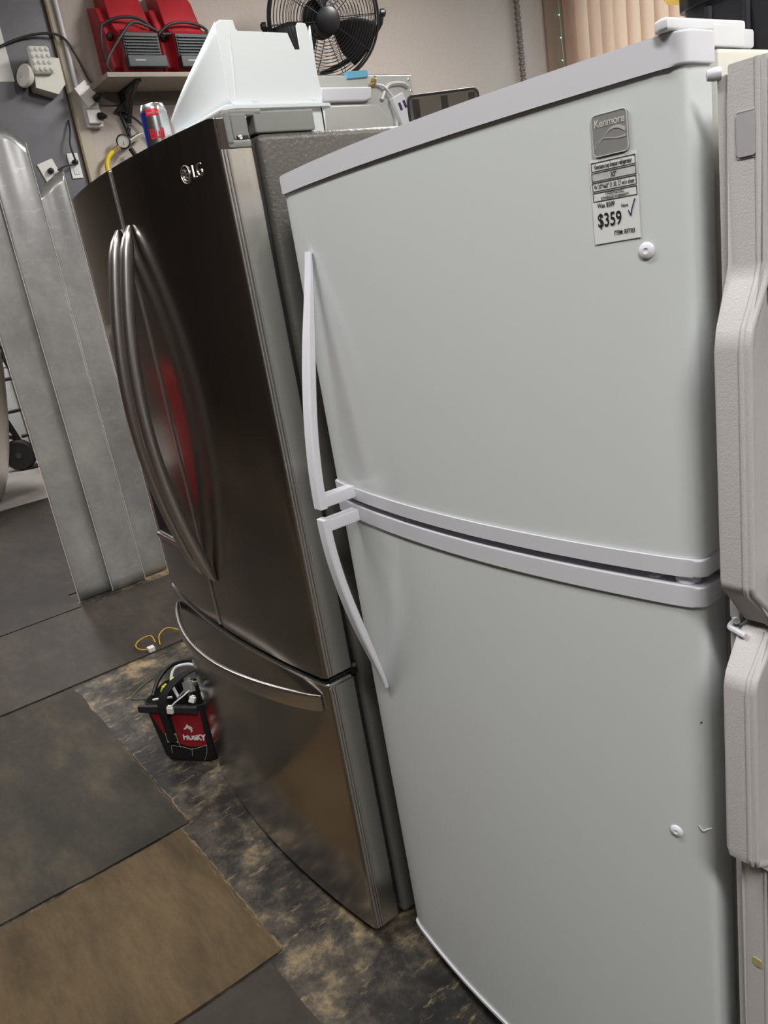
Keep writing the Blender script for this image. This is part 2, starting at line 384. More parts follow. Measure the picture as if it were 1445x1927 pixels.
# ------------------------------------------------------------------ white top-freezer refrigerator
KW, KB = .745, .0342
def kfront(x):
    t = -x/KW; return -KB*(1-(2*t-1)**2)
def ktan(x):
    e = 1e-4; return math.atan((kfront(x+e)-kfront(x-e))/(2*e))
def door_profile(x0, x1, fy, back, r=.012, n=28, off=0.0):
    """closed xy outline of a bowed door from x0 (left) to x1 (right)"""
    pts = []
    for i in range(n+1):
        x = x0+(x1-x0)*i/n
        y = fy(x)-off
        pts.append([x, y])
    # round the two front corners
    def corner(x, y, sx):
        return [(x+sx*(r-r*math.cos(a)), y+(r-r*math.sin(a))) for a in [PI/2*k/5 for k in range(6)]]
    L = corner(x0-off, fy(x0)-off, 1); Rr = corner(x1+off, fy(x1)-off, -1)[::-1]
    mid = [p for p in pts if x0+r*1.05 < p[0] < x1-r*1.05]
    return [(x0-off, back)] + L + mid + Rr + [(x1+off, back)]
K = thing('top_freezer_refrigerator', 'white top freezer refrigerator with price tag and curved white handles', 'refrigerator')
CBK = .062
boxo('cabinet', (-KW, CBK, .035), (-.001, .70, 1.66), CREAM, K, .006)
boxo('gasket', (-KW+.02, .0475, .08), (-.02, CBK-.0005, 1.64), DARKGAP, K)
for fx in (-.69, -.05):
    for fy in (.12, .64): lathe('foot', [(.016, 0), (.018, .004), (.012, .012), (.012, .036)], BLACK, K, 12, Matrix.Translation((fx, fy, 0)))
boxo('base_grille', (-KW+.02, .055, .02), (-.02, CBK+.01, .085), DARKGAP, K, .002)
def kdoor(name, z0, z1, cap_lo, cap_hi):
    d = prism(name, door_profile(-KW, 0, kfront, .047), z0+cap_lo, z1-cap_hi, WHITE, K, 0, ang=30)
    if cap_hi: prism('top_cap', door_profile(-KW, 0, kfront, .048, off=.0035), z1-cap_hi+.0004, z1, WTRIM, d, .0025, 3, ang=30)
    if cap_lo: prism('bottom_cap', door_profile(-KW, 0, kfront, .048, off=.0035), z0, z0+cap_lo-.0004, WTRIM, d, .0025, 3, ang=30)
    return d
du = kdoor('freezer_door', 1.124, 1.673, .022, .029)
dl = kdoor('refrigerator_door', .090, 1.112, .008, .026)
# handles: bow out toward the split between the doors
def khandle(d, ztip, zend, name='handle'):
    hx = -.668; path = []; n = 26
    for i in range(n+1):
        t = i/n; z = ztip+(zend-ztip)*t
        out = .0055+.0665*math.sin(t*PI*.5)**1.15 if True else 0
        path.append((hx, kfront(hx)-out, z))
    up = zend < ztip
    def sec(t):
        wd = .0125*(.62+.38*min(1, t*2.2)); th = .0075*(.5+.5*min(1, t*3)); c = .0025
        return [(-wd, -th+c), (-wd+c, -th), (wd-c, -th), (wd, -th+c), (wd, th-c), (wd-c, th), (-wd+c, th), (-wd, th-c)]
    bm = bmesh.new(); add_sweep(bm, path, sec)
    # arm back to the door at the split
    zc = zend+(.012 if up else -.012)
    add_box(bm, (hx-.0115, kfront(hx)-.068, zc-.011), (hx+.012, kfront(hx)-.0035, zc+.011), .003)
    return finish(name, bm, HANDLEW, d, ang=28)
khandle(du, 1.548, 1.128); khandle(dl, .742, 1.108)
# hinge cover on top, hinge hardware in the split
hc = bmesh.new()
pts = [(-.062, -.012), (-.05, -.026), (-.03, -.032), (-.006, -.034), (-.004, .118), (-.062, .118)]
add_prism(hc, [(-.026, .002), (-.021, -.010), (-.012, -.015), (-.004, -.015), (-.002, .112), (-.026, .112)], 1.6735, 1.6845, .003, 3)
add_box(hc, (-.026, .056, 1.6605), (-.002, .112, 1.68), .002)
finish('hinge_cover', hc, mat('hinge_white', srgb(222, 224, 228), .35), K)
boxo('hinge_block', (-.026, .114, 1.6605), (-.004, .134, 1.678), WTRIM, K, .003)
lathe('hinge_pin', [(.014, 1.1125), (.0145, 1.116), (.0125, 1.121), (.0125, 1.1235)], WTRIM, K, 20, Matrix.Translation((-.024, .012, 0)))
lathe('door_stop', [(.009, 1.1122), (.0085, 1.1145), (0, 1.115)], WTRIM, K, 16, Matrix.Translation((-.062, .004, 0)))
lathe('door_stop', [(.009, 1.120), (.009, 1.1238)], WTRIM, K, 16, Matrix.Translation((-.047, .004, 0)))
# plastic buttons, small dent and specks on the doors
def kmount(x, z, off=.0): return (x, kfront(x)-off, z), (0, 0, ktan(x))
for x, z, d in ((-.043, 1.484, du), (-.0435, .756, dl)):
    p, r = kmount(x, z)
    a = ktan(x); ax = (math.sin(a), -math.cos(a), 0)
    lathe('hole_plug', [(.0085, 0), (.0085, .0012), (.0068, .0028), (.003, .0034), (.0022, .0028), (0, .0027)], HANDLEW, d, 24, axisM(p, ax))
bm = bmesh.new(); add_tube(bm, [(-.014, kfront(-.014)+.0006, .777), (-.009, kfront(-.009)+.0002, .772), (-.005, kfront(-.005)+.002, .7745), (-.0015, .006, .7755)], .0011, 6, 5); finish('dent', bm, WHITE, dl, ang=80)
p, r = kmount(-.006, .933); lathe('paint_chip', [(.0013, 0), (.0012, .0004), (0, .0004)], INK, dl, 8, axisM((p[0], p[1]+.0004, p[2]), (.3, -1, 0)))
# badge
bx, bz = -.0745, 1.6015
bp, br = kmount(bx, bz)
badge = bpy.data.objects.new('badge', None); COL.objects.link(badge); badge.parent = du; badge.location = bp; badge.rotation_euler = br
bfn = lambda a, b, c: (a, c, b)
prism('badge_plate', rrect(.0395, .0395, .0045), -.0022, .0005, BADGE, badge, .0006, 2, fn=bfn)
bm = bmesh.new()
R_ = rrect(.0386, .0386, .0045)
add_tube(bm, [(a, -.0022, b) for a, b in R_], .00055, 5, 0, closed=True)
finish('badge_rim', bm, BADGEL, badge)
text('lettering', 'Kenmore', .0103, BADGEL, badge, (-.0168, -.0022, .0078), ext=.0005, sx=.86, bold=.00018)
bm = bmesh.new()
def wave(f, w): 
    pth = [(-.0175+.035*i/24, -.0025, f(i/24)) for i in range(25)]
    for i in range(24):
        w0, w1 = w(i/24), w((i+1)/24); a, b = pth[i], pth[i+1]
        vs = [bm.verts.new((a[0], -.0027, a[2]-w0)), bm.verts.new((b[0], -.0027, b[2]-w1)), bm.verts.new((b[0], -.0029, b[2]+w1)), bm.verts.new((a[0], -.0029, a[2]+w0))]
        bm.faces.new(vs)
wave(lambda t: -.0115+.0165*math.sin(min(1, t*1.02)*PI*.72)**1.2, lambda t: .0005+.0016*max(0, t-.35)*1.6)
wave(lambda t: -.0075+.0052*math.sin(min(t*3.2, PI/2)) - .0032*max(0, math.sin((t-.3)*PI*1.0)) if t > .02 else -.0095, lambda t: .00045+.0004*t)
bmesh.ops.remove_doubles(bm, verts=bm.verts[:], dist=1e-5)
finish('wave_emblem', bm, BADGEL, badge, smooth=False)
# price tag
tx, tz = -.0735, 1.5385
tp, tr = kmount(tx, tz, .0004)
tagE = bpy.data.objects.new('price_tag', None); COL.objects.link(tagE); tagE.parent = du; tagE.location = tp; tagE.rotation_euler = tr
tagE['label'] = 'white price tag reading $359 taped under the badge'
prism('tag_sheet', [(-.0265, -.0415), (.0255, -.0405), (.0262, .0425), (-.0268, .0415)], -.0006, 0, TAGM, tagE, fn=bfn, smooth=False)
prism('tape', [(-.0285, .018), (.0285, .0195), (.0285, .030), (.0262, .031), (-.0285, .0285)], -.0009, -.0006, mat('clear_tape', srgb(240, 240, 238), .12, alpha=.16), tagE, fn=bfn, smooth=False)
ty = -.0011
def frame_line(z0, z1):
    bm = bmesh.new(); x0, x1, t = -.0245, .0243, .00025
    for a, b in (((x0, z0), (x1, z0)), ((x0, z1), (x1, z1)), ((x0, z0), (x0, z1)), ((x1, z0), (x1, z1))):
        add_box(bm, (min(a[0], b[0])-t, ty, min(a[1], b[1])-t), (max(a[0], b[0])+t, ty+.0003, max(a[1], b[1])+t))
    finish('printed_box', bm, INK, tagE, smooth=False)
frame_line(.0305, .0387); frame_line(.0208, .0288); frame_line(.0112, .0192); frame_line(.0012, .0095)
def tt(s, size, x, z, sx=1, al='LEFT', bold=0, m=INK): text('lettering', s, size, m, tagE, (x, ty, z), ext=.0001, sx=sx, align=al, bold=bold)
tt('Kenmore top freezer refrigerator', .0062, 0, .0325, .49, 'CENTER', .00004)
tt('30"', .0072, 0, .0224, .72, 'CENTER')
tt('W 30"H68" D 30, 27 w/o door', .0062, 0, .0131, .575, 'CENTER')
tt('3 MONTHS FULL', .0040, 0, .0060, .72, 'CENTER'); tt('COVERAGE WARRANTY', .0040, 0, .0021, .72, 'CENTER')
tt('Was $589', .0066, -.0205, -.0055, .72, bold=.00003); tt('Now', .0048, .0065, -.0085, .8)
tt('$359', .0190, -.0215, -.0245, .72, bold=.0002); tt('ITEM: RFT03', .0062, -.0035, -.0345, .72, bold=.00003)
bm = bmesh.new(); add_sweep(bm, [(.0140, ty, -.0125), (.0152, ty, -.0150), (.0168, ty, -.0182)], [(-.0002, -.0005), (.0002, -.0005), (.0002, .0005), (-.0002, .0005)], (0, 1, 0))
add_sweep(bm, [(.0165, ty, -.0182), (.0178, ty, -.0125), (.0205, ty, -.0055), (.0218, ty, -.0025)], [(-.0002, -.0006), (.0002, -.0006), (.0002, .0006), (-.0002, .0006)], (0, 1, 0))
finish('check_mark', bm, INKB, tagE, smooth=False)

# ------------------------------------------------------------------ stainless french-door refrigerator
LW_, LB = .905, .0348
G = thing('french_door_refrigerator', 'stainless french door refrigerator with bow handles and bottom freezer drawer', 'refrigerator', (-.8312, -.0581, 0), -.0272)
def lfront(x):
    t = -x/LW_; return -LB*(1-(2*t-1)**2)
GD = .066
boxo('cabinet', (-LW_+.002, .082, .03), (-.004, .745, 1.758), GREYTEX, G, .013, 4)
boxo('gasket', (-LW_+.02, GD+.0005, .06), (-.016, .0815, 1.745), DARKGAP, G)
for fx in (-.84, -.07):
    for fy in (.14, .68): lathe('foot', [(.02, 0), (.022, .005), (.013, .014), (.013, .032)], BLACK, G, 12, Matrix.Translation((fx, fy, 0)))
boxo('base_grille', (-LW_+.03, .078, .012), (-.03, .12, .04), DARKGAP, G, .002)
HD0, HD1 = .7135, 1.785
def ldoor(name, x0, x1, z0, z1, parent=G, r=.009):
    return prism(name, door_profile(x0, x1, lfront, GD, r=r, n=24), z0, z1, STEEL, parent, .0025, 2, ang=30)
dr = ldoor('door', -.4505, 0, HD0, HD1); dleft = ldoor('door', -LW_, -.4545, HD0, HD1)
dwr = ldoor('freezer_drawer', -LW_, 0, .044, .694)
# drawer top lip, door edge strips, ribs on the right edge
prism('top_lip', door_profile(-LW_, 0, lfront, GD-.006, r=.009, off=.0015), .6945, .7005, CHROME, dwr, .001, 1, ang=30)
def sidepanel(par, z0, z1):
    boxo('side_panel', (.0003, .021, z0), (.0016, GD-.002, z1), STEEL2, par, .0003, 1)
    for k in range(3): 
        bm = bmesh.new(); add_tube(bm, [(.0002, .0075+.0062*k, z0), (.0002, .0075+.0062*k, z1)], .0026, 8); finish('edge_rib', bm, CHROME, par, ang=60)
sidepanel(dr, HD0+.003, 1.7345); sidepanel(dwr, .05, .690)
bm = bmesh.new(); add_box(bm, (-.4655, lfront(-.46)-.0015, HD0+.002), (-.4550, lfront(-.46)+.03, HD1-.002), .0012); finish('edge_strip', bm, CHROME, dleft)
boxo('edge_strip', (-.4528, lfront(-.45)+.004, HD0+.004), (-.4508, lfront(-.45)+.03, HD1-.004), DARKGAP, dr)
# vertical bow handles
def lhandle(d, hx, sgn):
    n = 34; path = []
    z0, z1 = .848, 1.668
    for i in range(n+1):
        t = i/n; out = .004+.069*(math.sin(PI*t)**.9)
        path.append((hx, lfront(hx)-out, z0+(z1-z0)*t))
    def sec(t):
        e = min(1, (min(t, 1-t)*14)**.6+.12); wd = .0150*(.5+.5*e); th = .0140*e
        return [(wd*math.copysign(abs(math.cos(a))**.7, math.cos(a)), th*math.copysign(abs(math.sin(a))**.8, math.sin(a))) for a in [2*PI*(k+.5)/18 for k in range(18)]]
    bm = bmesh.new(); add_sweep(bm, path, sec)
    return finish('handle', bm, HSTEEL, d, ang=80)
lhandle(dr, -.412, 1); lhandle(dleft, -.492, -1)
# drawer bow handle
bm = bmesh.new(); path = []; n = 34
for i in range(n+1):
    t = i/n; x = -.845+.82*t; path.append((x, lfront(x)-.003-.062*(math.sin(PI*t)**.8), .650+.0*t))
def dsec(t):
    e = min(1, min(t, 1-t)*8+.35); wd = .0165*(.75+.25*e)+.006*max(0, t-.55)/.45; th = .0065*e
    return [(wd*math.copysign(abs(math.cos(a))**.55, math.cos(a)), th*math.copysign(abs(math.sin(a))**.6, math.sin(a))) for a in [2*PI*(k+.5)/14 for k in range(14)]]
add_sweep(bm, path, dsec, (0, 0, 1))
finish('handle', bm, HSTEEL, dwr, ang=80)
# dispenser on the left door
dsp = boxo('dispenser_frame', (-.80, lfront(-.69)-.002, .865), (-.58, lfront(-.62)+.03, 1.275), STEEL2, dleft, .003)
boxo('dispenser_recess', (-.785, lfront(-.69)-.0028, .905), (-.595, lfront(-.62)+.03, 1.13), BLACK, dsp, .002)
boxo('dispenser_ledge', (-.79, lfront(-.69)-.012, .888), (-.59, lfront(-.62)+.02, .902), CHROME, dsp, .003)
# emblem
def lgpos(x, z): return (x, lfront(x)-.0003, z)
la = math.atan((lfront(-.09+1e-4)-lfront(-.09-1e-4))/2e-4)
emb = bpy.data.objects.new('emblem', None); COL.objects.link(emb); emb.parent = dr; emb.location = lgpos(-.092, 1.716); emb.rotation_euler = (0, 0, la)
bm = bmesh.new(); add_ring(bm, (-.022, -.001, 0), (0, 1, 0), .0148, .0009, 32, 6)
finish('emblem_ring', bm, CHROME, emb)
bm = bmesh.new()
for a, b in (((-.0228, -.0014, -.0060), (-.0217, 0, .0065)), ((-.0228, -.0014, -.0060), (-.0175, 0, -.0049)), ((-.0170, -.0014, -.0006), (-.0090, 0, .0006))): add_box(bm, a, b, .0004, 1)
add_tube(bm, [Vector((-.022+.0105*math.cos(a), -.0006, .0105*math.sin(a))) for a in [PI*.62+(PI*1.36)*i/16 for i in range(17)]], .0006, 6)
add_box(bm, (-.0290, -.0014, .0025), (-.0270, 0, .0045), .0003, 1)
finish('emblem_mark', bm, CHROME, emb)
text('lettering', 'LG', .0325, CHROME, emb, (0, -.0002, -.0112), ext=.0008, sx=.92, bold=-.0002)
# top hinge cover
hc = bmesh.new()
add_box(hc, (-.075, .022, 1.786), (-.006, .100, 1.797), .003, 3); add_box(hc, (-.075, .083, 1.7585), (-.006, .205, 1.793), .003, 3)
finish('hinge_cover', hc, GREYPL, G)
hc = bmesh.new()
add_box(hc, (-.010, .022, 1.738), (.0035, .034, 1.792), .003, 2); add_box(hc, (-.010, .022, 1.736), (.0035, .0655, 1.748), .003, 2)
add_box(hc, (-.006, .034, 1.748), (.0012, .0655, 1.789), .002, 1)
finish('corner_cover', hc, GREYPL, G)
boxo('hinge_slot', (.0008, .040, 1.7492), (.0022, .062, 1.754), BLACK, G)
lathe('hinge_screw', [(.004, 0), (.004, .002), (.002, .003), (0, .003)], CHROME, G, 12, axisM((.002, .046, 1.7517), (1, 0, 0)))
lathe('cover_screw', [(.0045, 0), (.0045, .002), (.002, .003), (0, .003)], CHROME, G, 12, Matrix.Translation((-.03, .060, 1.7968)))
# middle hinge in the gap between door and drawer
hb = bmesh.new(); add_box(hb, (-.05, .012, .7022), (-.006, .078, .7068), .001, 1); add_box(hb, (-.010, .066, .695), (-.004, .081, .722), .001, 1)
finish('middle_hinge', hb, BLACK, G)
for yy in (.03, .05): lathe('hinge_screw', [(.006, .7069), (.006, .711), (.003, .7125), (0, .7125)], CHROME, G, 12, Matrix.Translation((-.016, yy, 0)))
lathe('hinge_screw', [(.005, 0), (.005, .003), (0, .004)], CHROME, G, 12, axisM((-.004, .074, .716), (1, 0, 0)))

# ------------------------------------------------------------------ pebbled white refrigerator at the right
P3 = thing('pebbled_refrigerator', 'pebbled white refrigerator with moulded bow handles at the right edge', 'refrigerator', (.03, 0, 0))
boxo('cabinet', (.002, .058, .03), (.755, .70, 1.628), CREAM, P3, .006)
for fx in (.06, .70):
    for fy in (.12, .64): lathe('foot', [(.016, 0), (.018, .004), (.012, .012), (.012, .032)], BLACK, P3, 12, Matrix.Translation((fx, fy, 0)))
def p3door(name, z0, z1, prof, pocket):
    """prof: (y, z) outline points of the grip strip front from top to bottom"""
    d = bmesh.new()
    # door slab with a finger pocket beside the grip
    pa, pb = pocket
    add_box(d, (.0, .004, z0), (.012, .052, z1-.006), .003, 2)
    add_box(d, (.048, .0, pb), (.755, .052, z1-.001), .004, 2)
    add_box(d, (.048, .0, z0), (.755, .052, pa), .004, 2)
    add_box(d, (.16, .0, pa-.004), (.755, .052, pb+.004), .004, 2)
    add_box(d, (.044, .034, pa-.004), (.165, .052, pb+.004), .0, 2)
    door = finish(name, d, PEBBLE, P3)
    g = bmesh.new()
    outl = [(p[0], p[1]) for p in prof] + [(.050, prof[-1][1]), (.050, prof[0][1])]
    add_prism(g, outl, .0125, .0462, .0035, 3, fn=lambda a, b, c: (c, a, b))
    grip = finish('grip', g, PEBBLE, door, ang=40)
    def off(i, d):
        y0, z0 = prof[max(i-1, 0)]; y1, z1 = prof[min(i+1, len(prof)-1)]; l = math.hypot(y1-y0, z1-z0)
        return prof[i][0]-(z1-z0)/l*d, prof[i][1]+(y1-y0)/l*d
    b = bmesh.new(); add_tube(b, [(.0408,)+off(i, .0012) for i in range(len(prof))], .0030, 8, 0); finish('grip_bead', b, PEBBLE, door, ang=60)
    b = bmesh.new(); add_tube(b, [(.0455,)+off(i, .0050) for i in range(len(prof))], .0045, 8, 0); finish('grip_bead', b, PEBBLE, door, ang=60)
    return door
dA = p3door('freezer_door', 1.082, 1.632, [(0, 1.632), (0, 1.60), (0, 1.462), (-.006, 1.445), (-.030, 1.405), (-.034, 1.385), (-.034, 1.145), (-.031, 1.133), (.004, 1.098), (.010, 1.083)], (1.150, 1.425))
dB = p3door('refrigerator_door', .07, 1.076, [(.006, 1.0755), (.004, 1.07), (-.029, 1.035), (-.034, 1.018), (-.034, .80), (-.032, .788), (-.006, .772), (0, .764), (0, .30), (0, .071)], (.80, 1.03))
prism('cover_plate', rrect(.0175, .036, .002), -.0012, .0012, mat('grey_pad', srgb(176, 175, 178), .35), dA, .0008, 2, fn=lambda a, b, c: (a+.0305, c-.0006, b+1.572))
bm = bmesh.new(); R_ = rrect(.020, .039, .0025); add_tube(bm, [(a+.0305, 0, b+1.572) for a, b in R_], .0007, 5, 0, closed=True); finish('cover_rim', bm, PEBBLE, dA)
prism('cover_plate', rrect(.011, .012, .001), -.0009, .0009, mat('olive_sticker', srgb(172, 164, 112), .6), dB, .0004, 1, fn=lambda a, b, c: (a+.029, c-.0004, b+.607))
lathe('hinge_cap', [(.0055, 0), (.006, .006), (.0045, .012), (0, .013)], WTRIM, dA, 14, axisM((.004, .006, 1.628), (-.5, -.4, .0)))
bm = bmesh.new(); add_tube(bm, [(.002, .012, 1.081), (.010, .002, 1.0815)], .004, 8); finish('hinge_cap', bm, WTRIM, dA)
bm = bmesh.new(); add_tube(bm, [(.000, .034, 1.072), (.001, .004, 1.0725), (.012, -.001, 1.071), (.022, -.002, 1.069)], .0035, 8, 4); finish('edge_bead', bm, WTRIM, dB)

# ------------------------------------------------------------------ things on top of the refrigerators
# drink can
c = thing('drink_can', 'slim silver and blue energy drink can on the stainless refrigerator', 'can', (-1.302, .052, 1.760))
H_ = .150; r_ = .0285
prof = [(.0, .004), (.019, .004), (.021, 0), (.0235, .004), (r_, .014), (r_, H_-.016), (.0265, H_-.006), (.0245, H_-.002), (.0245, H_), (.0225, H_), (.0225, H_-.004), (0, H_-.004)]
lathe('can_body', prof, SILV, c, 40)
def wrap(name, z0, z1, f0, f1, m, rr=.0002, n=14, nz=6):
    bm = bmesh.new(); g = []
    for j in range(nz+1):
        t = j/nz; z = z0+(z1-z0)*t; a0, a1 = f0(t), f1(t)
        rad = r_ if z < H_-.016 else r_-(z-(H_-.016))*.2
        g.append([bm.verts.new(((rad+rr)*math.cos(a0+(a1-a0)*i/n), (rad+rr)*math.sin(a0+(a1-a0)*i/n), z)) for i in range(n+1)])
    for j in range(nz):
        for i in range(n): bm.faces.new((g[j][i], g[j][i+1], g[j+1][i+1], g[j+1][i]))
    return finish(name, bm, m, c)
va = math.atan2(CAM_POS[1]-.052, CAM_POS[0]+1.302)     # toward the viewer
wrap('blue_panel', .02, H_-.017, lambda t: va-1.75, lambda t: va-.80+(.12-.45*(1-t)), BLUEC)
wrap('red_band', H_-.026, H_-.012, lambda t: va-.62, lambda t: va+.35, REDC)
t_ = text('lettering', 'Bull', .027, REDC, c, ext=.0003, sx=.8, bold=.0008, rot=(0, 0, 0))
for v in t_.data.vertices:
    a = va-.62+v.co.x/r_; z = .080+v.co.y; rr = r_+.0004+v.co.z; v.co = (rr*math.cos(a), rr*math.sin(a), z)
t_ = text('lettering', 'ENERGY DRINK', .0065, PAPER, c, ext=.0001, sx=.75, rot=(0, 0, 0))
for v in t_.data.vertices:
    a = va-.5+v.co.x/r_; z = H_-.0225+v.co.y; rr = r_+.0005; v.co = (rr*math.cos(a), rr*math.sin(a), z)

# lower white tray
t = thing('fridge_tray', 'shallow white plastic tray under the taller white bin', 'tray', (-1.25, .245, 1.759), group='white refrigerator bins')
bm = bmesh.new()
def open_box(bm, x0, x1, y0, y1, z0, z1, th, taper=0.0):
    add_box(bm, (x0, y0, z0), (x1, y1, z0+th)); 
    add_box(bm, (x0, y0, z0), (x0+th, y1, z1)); add_box(bm, (x1-th, y0, z0), (x1, y1, z1))
    add_box(bm, (x0, y0, z0), (x1, y0+th, z1)); add_box(bm, (x0, y1-th, z0), (x1, y1, z1))
open_box(bm, -.13, .15, -.105, .108, 0, .092, .003)
finish('body', bm, BINW, t)
bm = bmesh.new()
pts = rrect(.31, .262, .02)
lo = [(a+.01, b) for a, b in pts]; 
for A, B in zip(range(len(pts)), list(range(1, len(pts)))+[0]):
    p, q_ = lo[A], lo[B]
    def inn(p): return (.01+(p[0]-.01)*.88, p[1]*.82)
    pi_, qi = inn(p), inn(q_)
    for z in (.0925, .0985):
        bm.faces.new([bm.verts.new((x, y, z)) for x, y in (p, q_, qi, pi_)])
    for a, b in ((p, q_), (pi_, qi)):
        bm.faces.new([bm.verts.new((a[0], a[1], .0925)), bm.verts.new((b[0], b[1], .0925)), bm.verts.new((b[0], b[1], .0985)), bm.verts.new((a[0], a[1], .0985))])
bmesh.ops.remove_doubles(bm, verts=bm.verts[:], dist=1e-5)
finish('rim', bm, BINW, t)
# upper white bin: notched front, sides sweeping down to the back
t = thing('fridge_bin', 'tall white plastic bin with notched front and sloping sides, on the tray', 'bin', (-1.10, .246, 1.8595), group='white refrigerator bins')
W2, FH = .114, .156
fp = [(-W2+.012, 0), (W2-.012, 0), (W2-.004, .004), (W2, .012), (W2-.010, FH-.008), (W2-.014, FH-.002), (W2-.020, FH), (W2-.033, FH), (W2-.038, FH-.006), (W2-.038, FH-.042), (W2-.036, FH-.052), (W2-.052, FH-.052), (W2-.062, FH-.020),
      (-W2+.048, FH-.020), (-W2+.043, FH-.016), (-W2+.042, FH), (-W2+.012, FH), (-W2+.004, FH-.004), (-W2, FH-.012), (-W2-.002, .012), (-W2+.004, .004)]
bm = bmesh.new(); add_prism(bm, fp, -.003, 0, .001, 1, fn=lambda a, b, c_: (c_, a, b)); finish('front_panel', bm, BINW, t)
bm = bmesh.new(); n = 22; D = .262
def sweep_side(y0, y1):
    up, dn = [], []
    for i in range(n+1):
        s = i/n; x = -.003-D*s; zt = (FH-.004)*(1-s)+.030*s - .020*math.sin(PI*s)*(1 if s < 1 else 0)
        yy = y0+(y1-y0)*math.sin(s*PI/2)
        lean = .018*math.sin(PI*s)
        up.append((x, yy-lean*(1 if y0 < 0 else -1), zt)); dn.append((x, yy*.97, 0))
    return up, dn
for y0, y1 in ((-W2+.0015, -W2-.014), (W2-.0015, W2+.004)):
    up, dn = sweep_side(y0, y1); rows = 7; g = []
    for i in range(n+1):
        col = []
        for j in range(rows+1):
            k = j/rows; k2 = k**1.6
            col.append(bm.verts.new((up[i][0], dn[i][1]+(up[i][1]-dn[i][1])*k2, dn[i][2]+(up[i][2]-dn[i][2])*k)))
        g.append(col)
    for i in range(n):
        for j in range(rows): bm.faces.new((g[i][j], g[i+1][j], g[i+1][j+1], g[i][j+1]))
add_box(bm, (-.003-D, -W2-.010, 0), (-.003, W2-.002, .003)); add_box(bm, (-.003-D, -W2-.010, 0), (-D, W2, .030))
ob = finish('body', bm, BINW, t)
md = ob.modifiers.new('thickness', 'SOLIDIFY'); md.thickness = .0025; md.offset = 0
for yy in (-.062, .085): boxo('slot_tab', (.0, yy, .0065), (.0015, yy+.014, .0105), HANDLEW, t, .0005)
bm = bmesh.new(); add_tube(bm, [(-.002, -W2+.014, .012), (-.001, -W2+.022, FH*.5), (-.001, -W2+.026, FH-.025)], .003, 8, 6); finish('corner_rib', bm, BINW, t)

# cooktop stood on edge, underside facing right
t = thing('cooktop', 'cooktop stood on edge showing pressed grey underside with brass valve', 'cooktop', (-1.215, .577, 1.759))
boxo('glass_top', (-.022, -.150, 0), (-.015, .150, .190), BLACK, t, .001)
pan = bmesh.new(); add_box(pan, (-.015, -.147, .002), (-.006, .147, .186), .001, 1); pan = finish('pressed_pan', pan, GALVW, t)
bm = bmesh.new(); add_prism(bm, [(-.146, .020), (.030, .020), (.058, .040), (.064, .080), (.020, .122), (-.146, .122)], -.0065, .004, .006, 3, fn=lambda a, b, c_: (c_, a, b)); finish('embossed_panel', bm, GALVW, pan)
bm = bmesh.new(); add_prism(bm, [(-.146, .126), (-.02, .126), (.000, .132), (.004, .158), (-.146, .158)], -.0065, .010, .005, 3, fn=lambda a, b, c_: (c_, a, b)); finish('embossed_panel', bm, WTRIM, pan)
bm = bmesh.new(); add_tube(bm, [(-.004, .040, .130), (-.004, .054, .150), (-.004, .072, .164), (-.004, .110, .166), (-.004, .128, .158)], .006, 8, 5); finish('embossed_rib', bm, GALVW, pan)
bm = bmesh.new(); add_tube(bm, [(-.004, .075, .010), (-.004, .068, .045), (-.004, .078, .085), (-.004, .070, .12)], .007, 8, 5); finish('embossed_rib', bm, GALVW, pan)
for a, b in ((.136, .176), (.083, .165), (.140, .150)): lathe('screw', [(.003, 0), (.003, .001), (0, .002)], CHROME, pan, 10, axisM((-.006, a, b), (1, 0, 0)))
bm = bmesh.new(); add_lathe(bm, [(.004, 0), (.004, .012), (.006, .012), (.006, .018), (.003, .019), (.003, .024), (0, .024)], 12, axisM((-.004, .020, .160), (.3, .2, 1))); add_lathe(bm, [(.0035, 0), (.0035, .012), (0, .013)], 10, axisM((-.002, .020, .165), (0, -1, -.1)))
finish('brass_valve', bm, BRASS, t)
tube('water_tube', [(.0, .026, .164), (.003, .048, .158), (.006, .072, .130), (.008, .088, .085), (.008, .098, .045), (.006, .105, .005)], .0028, WTRIM, t)
bm = bmesh.new(); add_box(bm, (-.005, -.02, -.04), (.012, .02, .04), .003, 2, Matrix.Translation((0, .094, .100)) @ Matrix.Rotation(.35, 4, 'X')); vb = finish('valve_box', bm, WTRIM, t)
bm = bmesh.new()
for k in (-1, 1): add_box(bm, (.0122, k*.008-.004, .0), (.0126, k*.008+.004, .018), 0, 1, Matrix.Translation((0, .094, .105)) @ Matrix.Rotation(.35, 4, 'X'))
finish('printed_mark', bm, INKB, t)
prism('blue_tape', [(-.055, .178), (.006, .182), (.006, .196), (-.055, .193)], -.0232, -.0005, BLUET, t, fn=lambda a, b, c_: (c_ if b > .19 else c_*.25, a, b), smooth=False)
# smoked tray
t = thing('smoked_tray', 'dark smoked plastic tray with rounded corner behind the white refrigerator', 'tray', (-.97, .592, 1.7625), -.42)
RW, RH = .165, .084
fn3 = lambda a, b, c_: (c_, a, b+RH/2)
prism('tray_panel', rrect(RW, RH, .012), -.002, .002, SMOKE, t, .0006, 1, fn=fn3)
bm = bmesh.new(); add_tube(bm, [(0, a, b+RH/2) for a, b in rrect(RW, RH, .012)], .003, 8, 0, closed=True); finish('tray_rim', bm, BLACK, t)
for yy in (-.072, -.005, .06): boxo('divider', (-.0035, yy, .006), (-.0022, yy+.016, RH-.006), GREYPL, t, .0004)

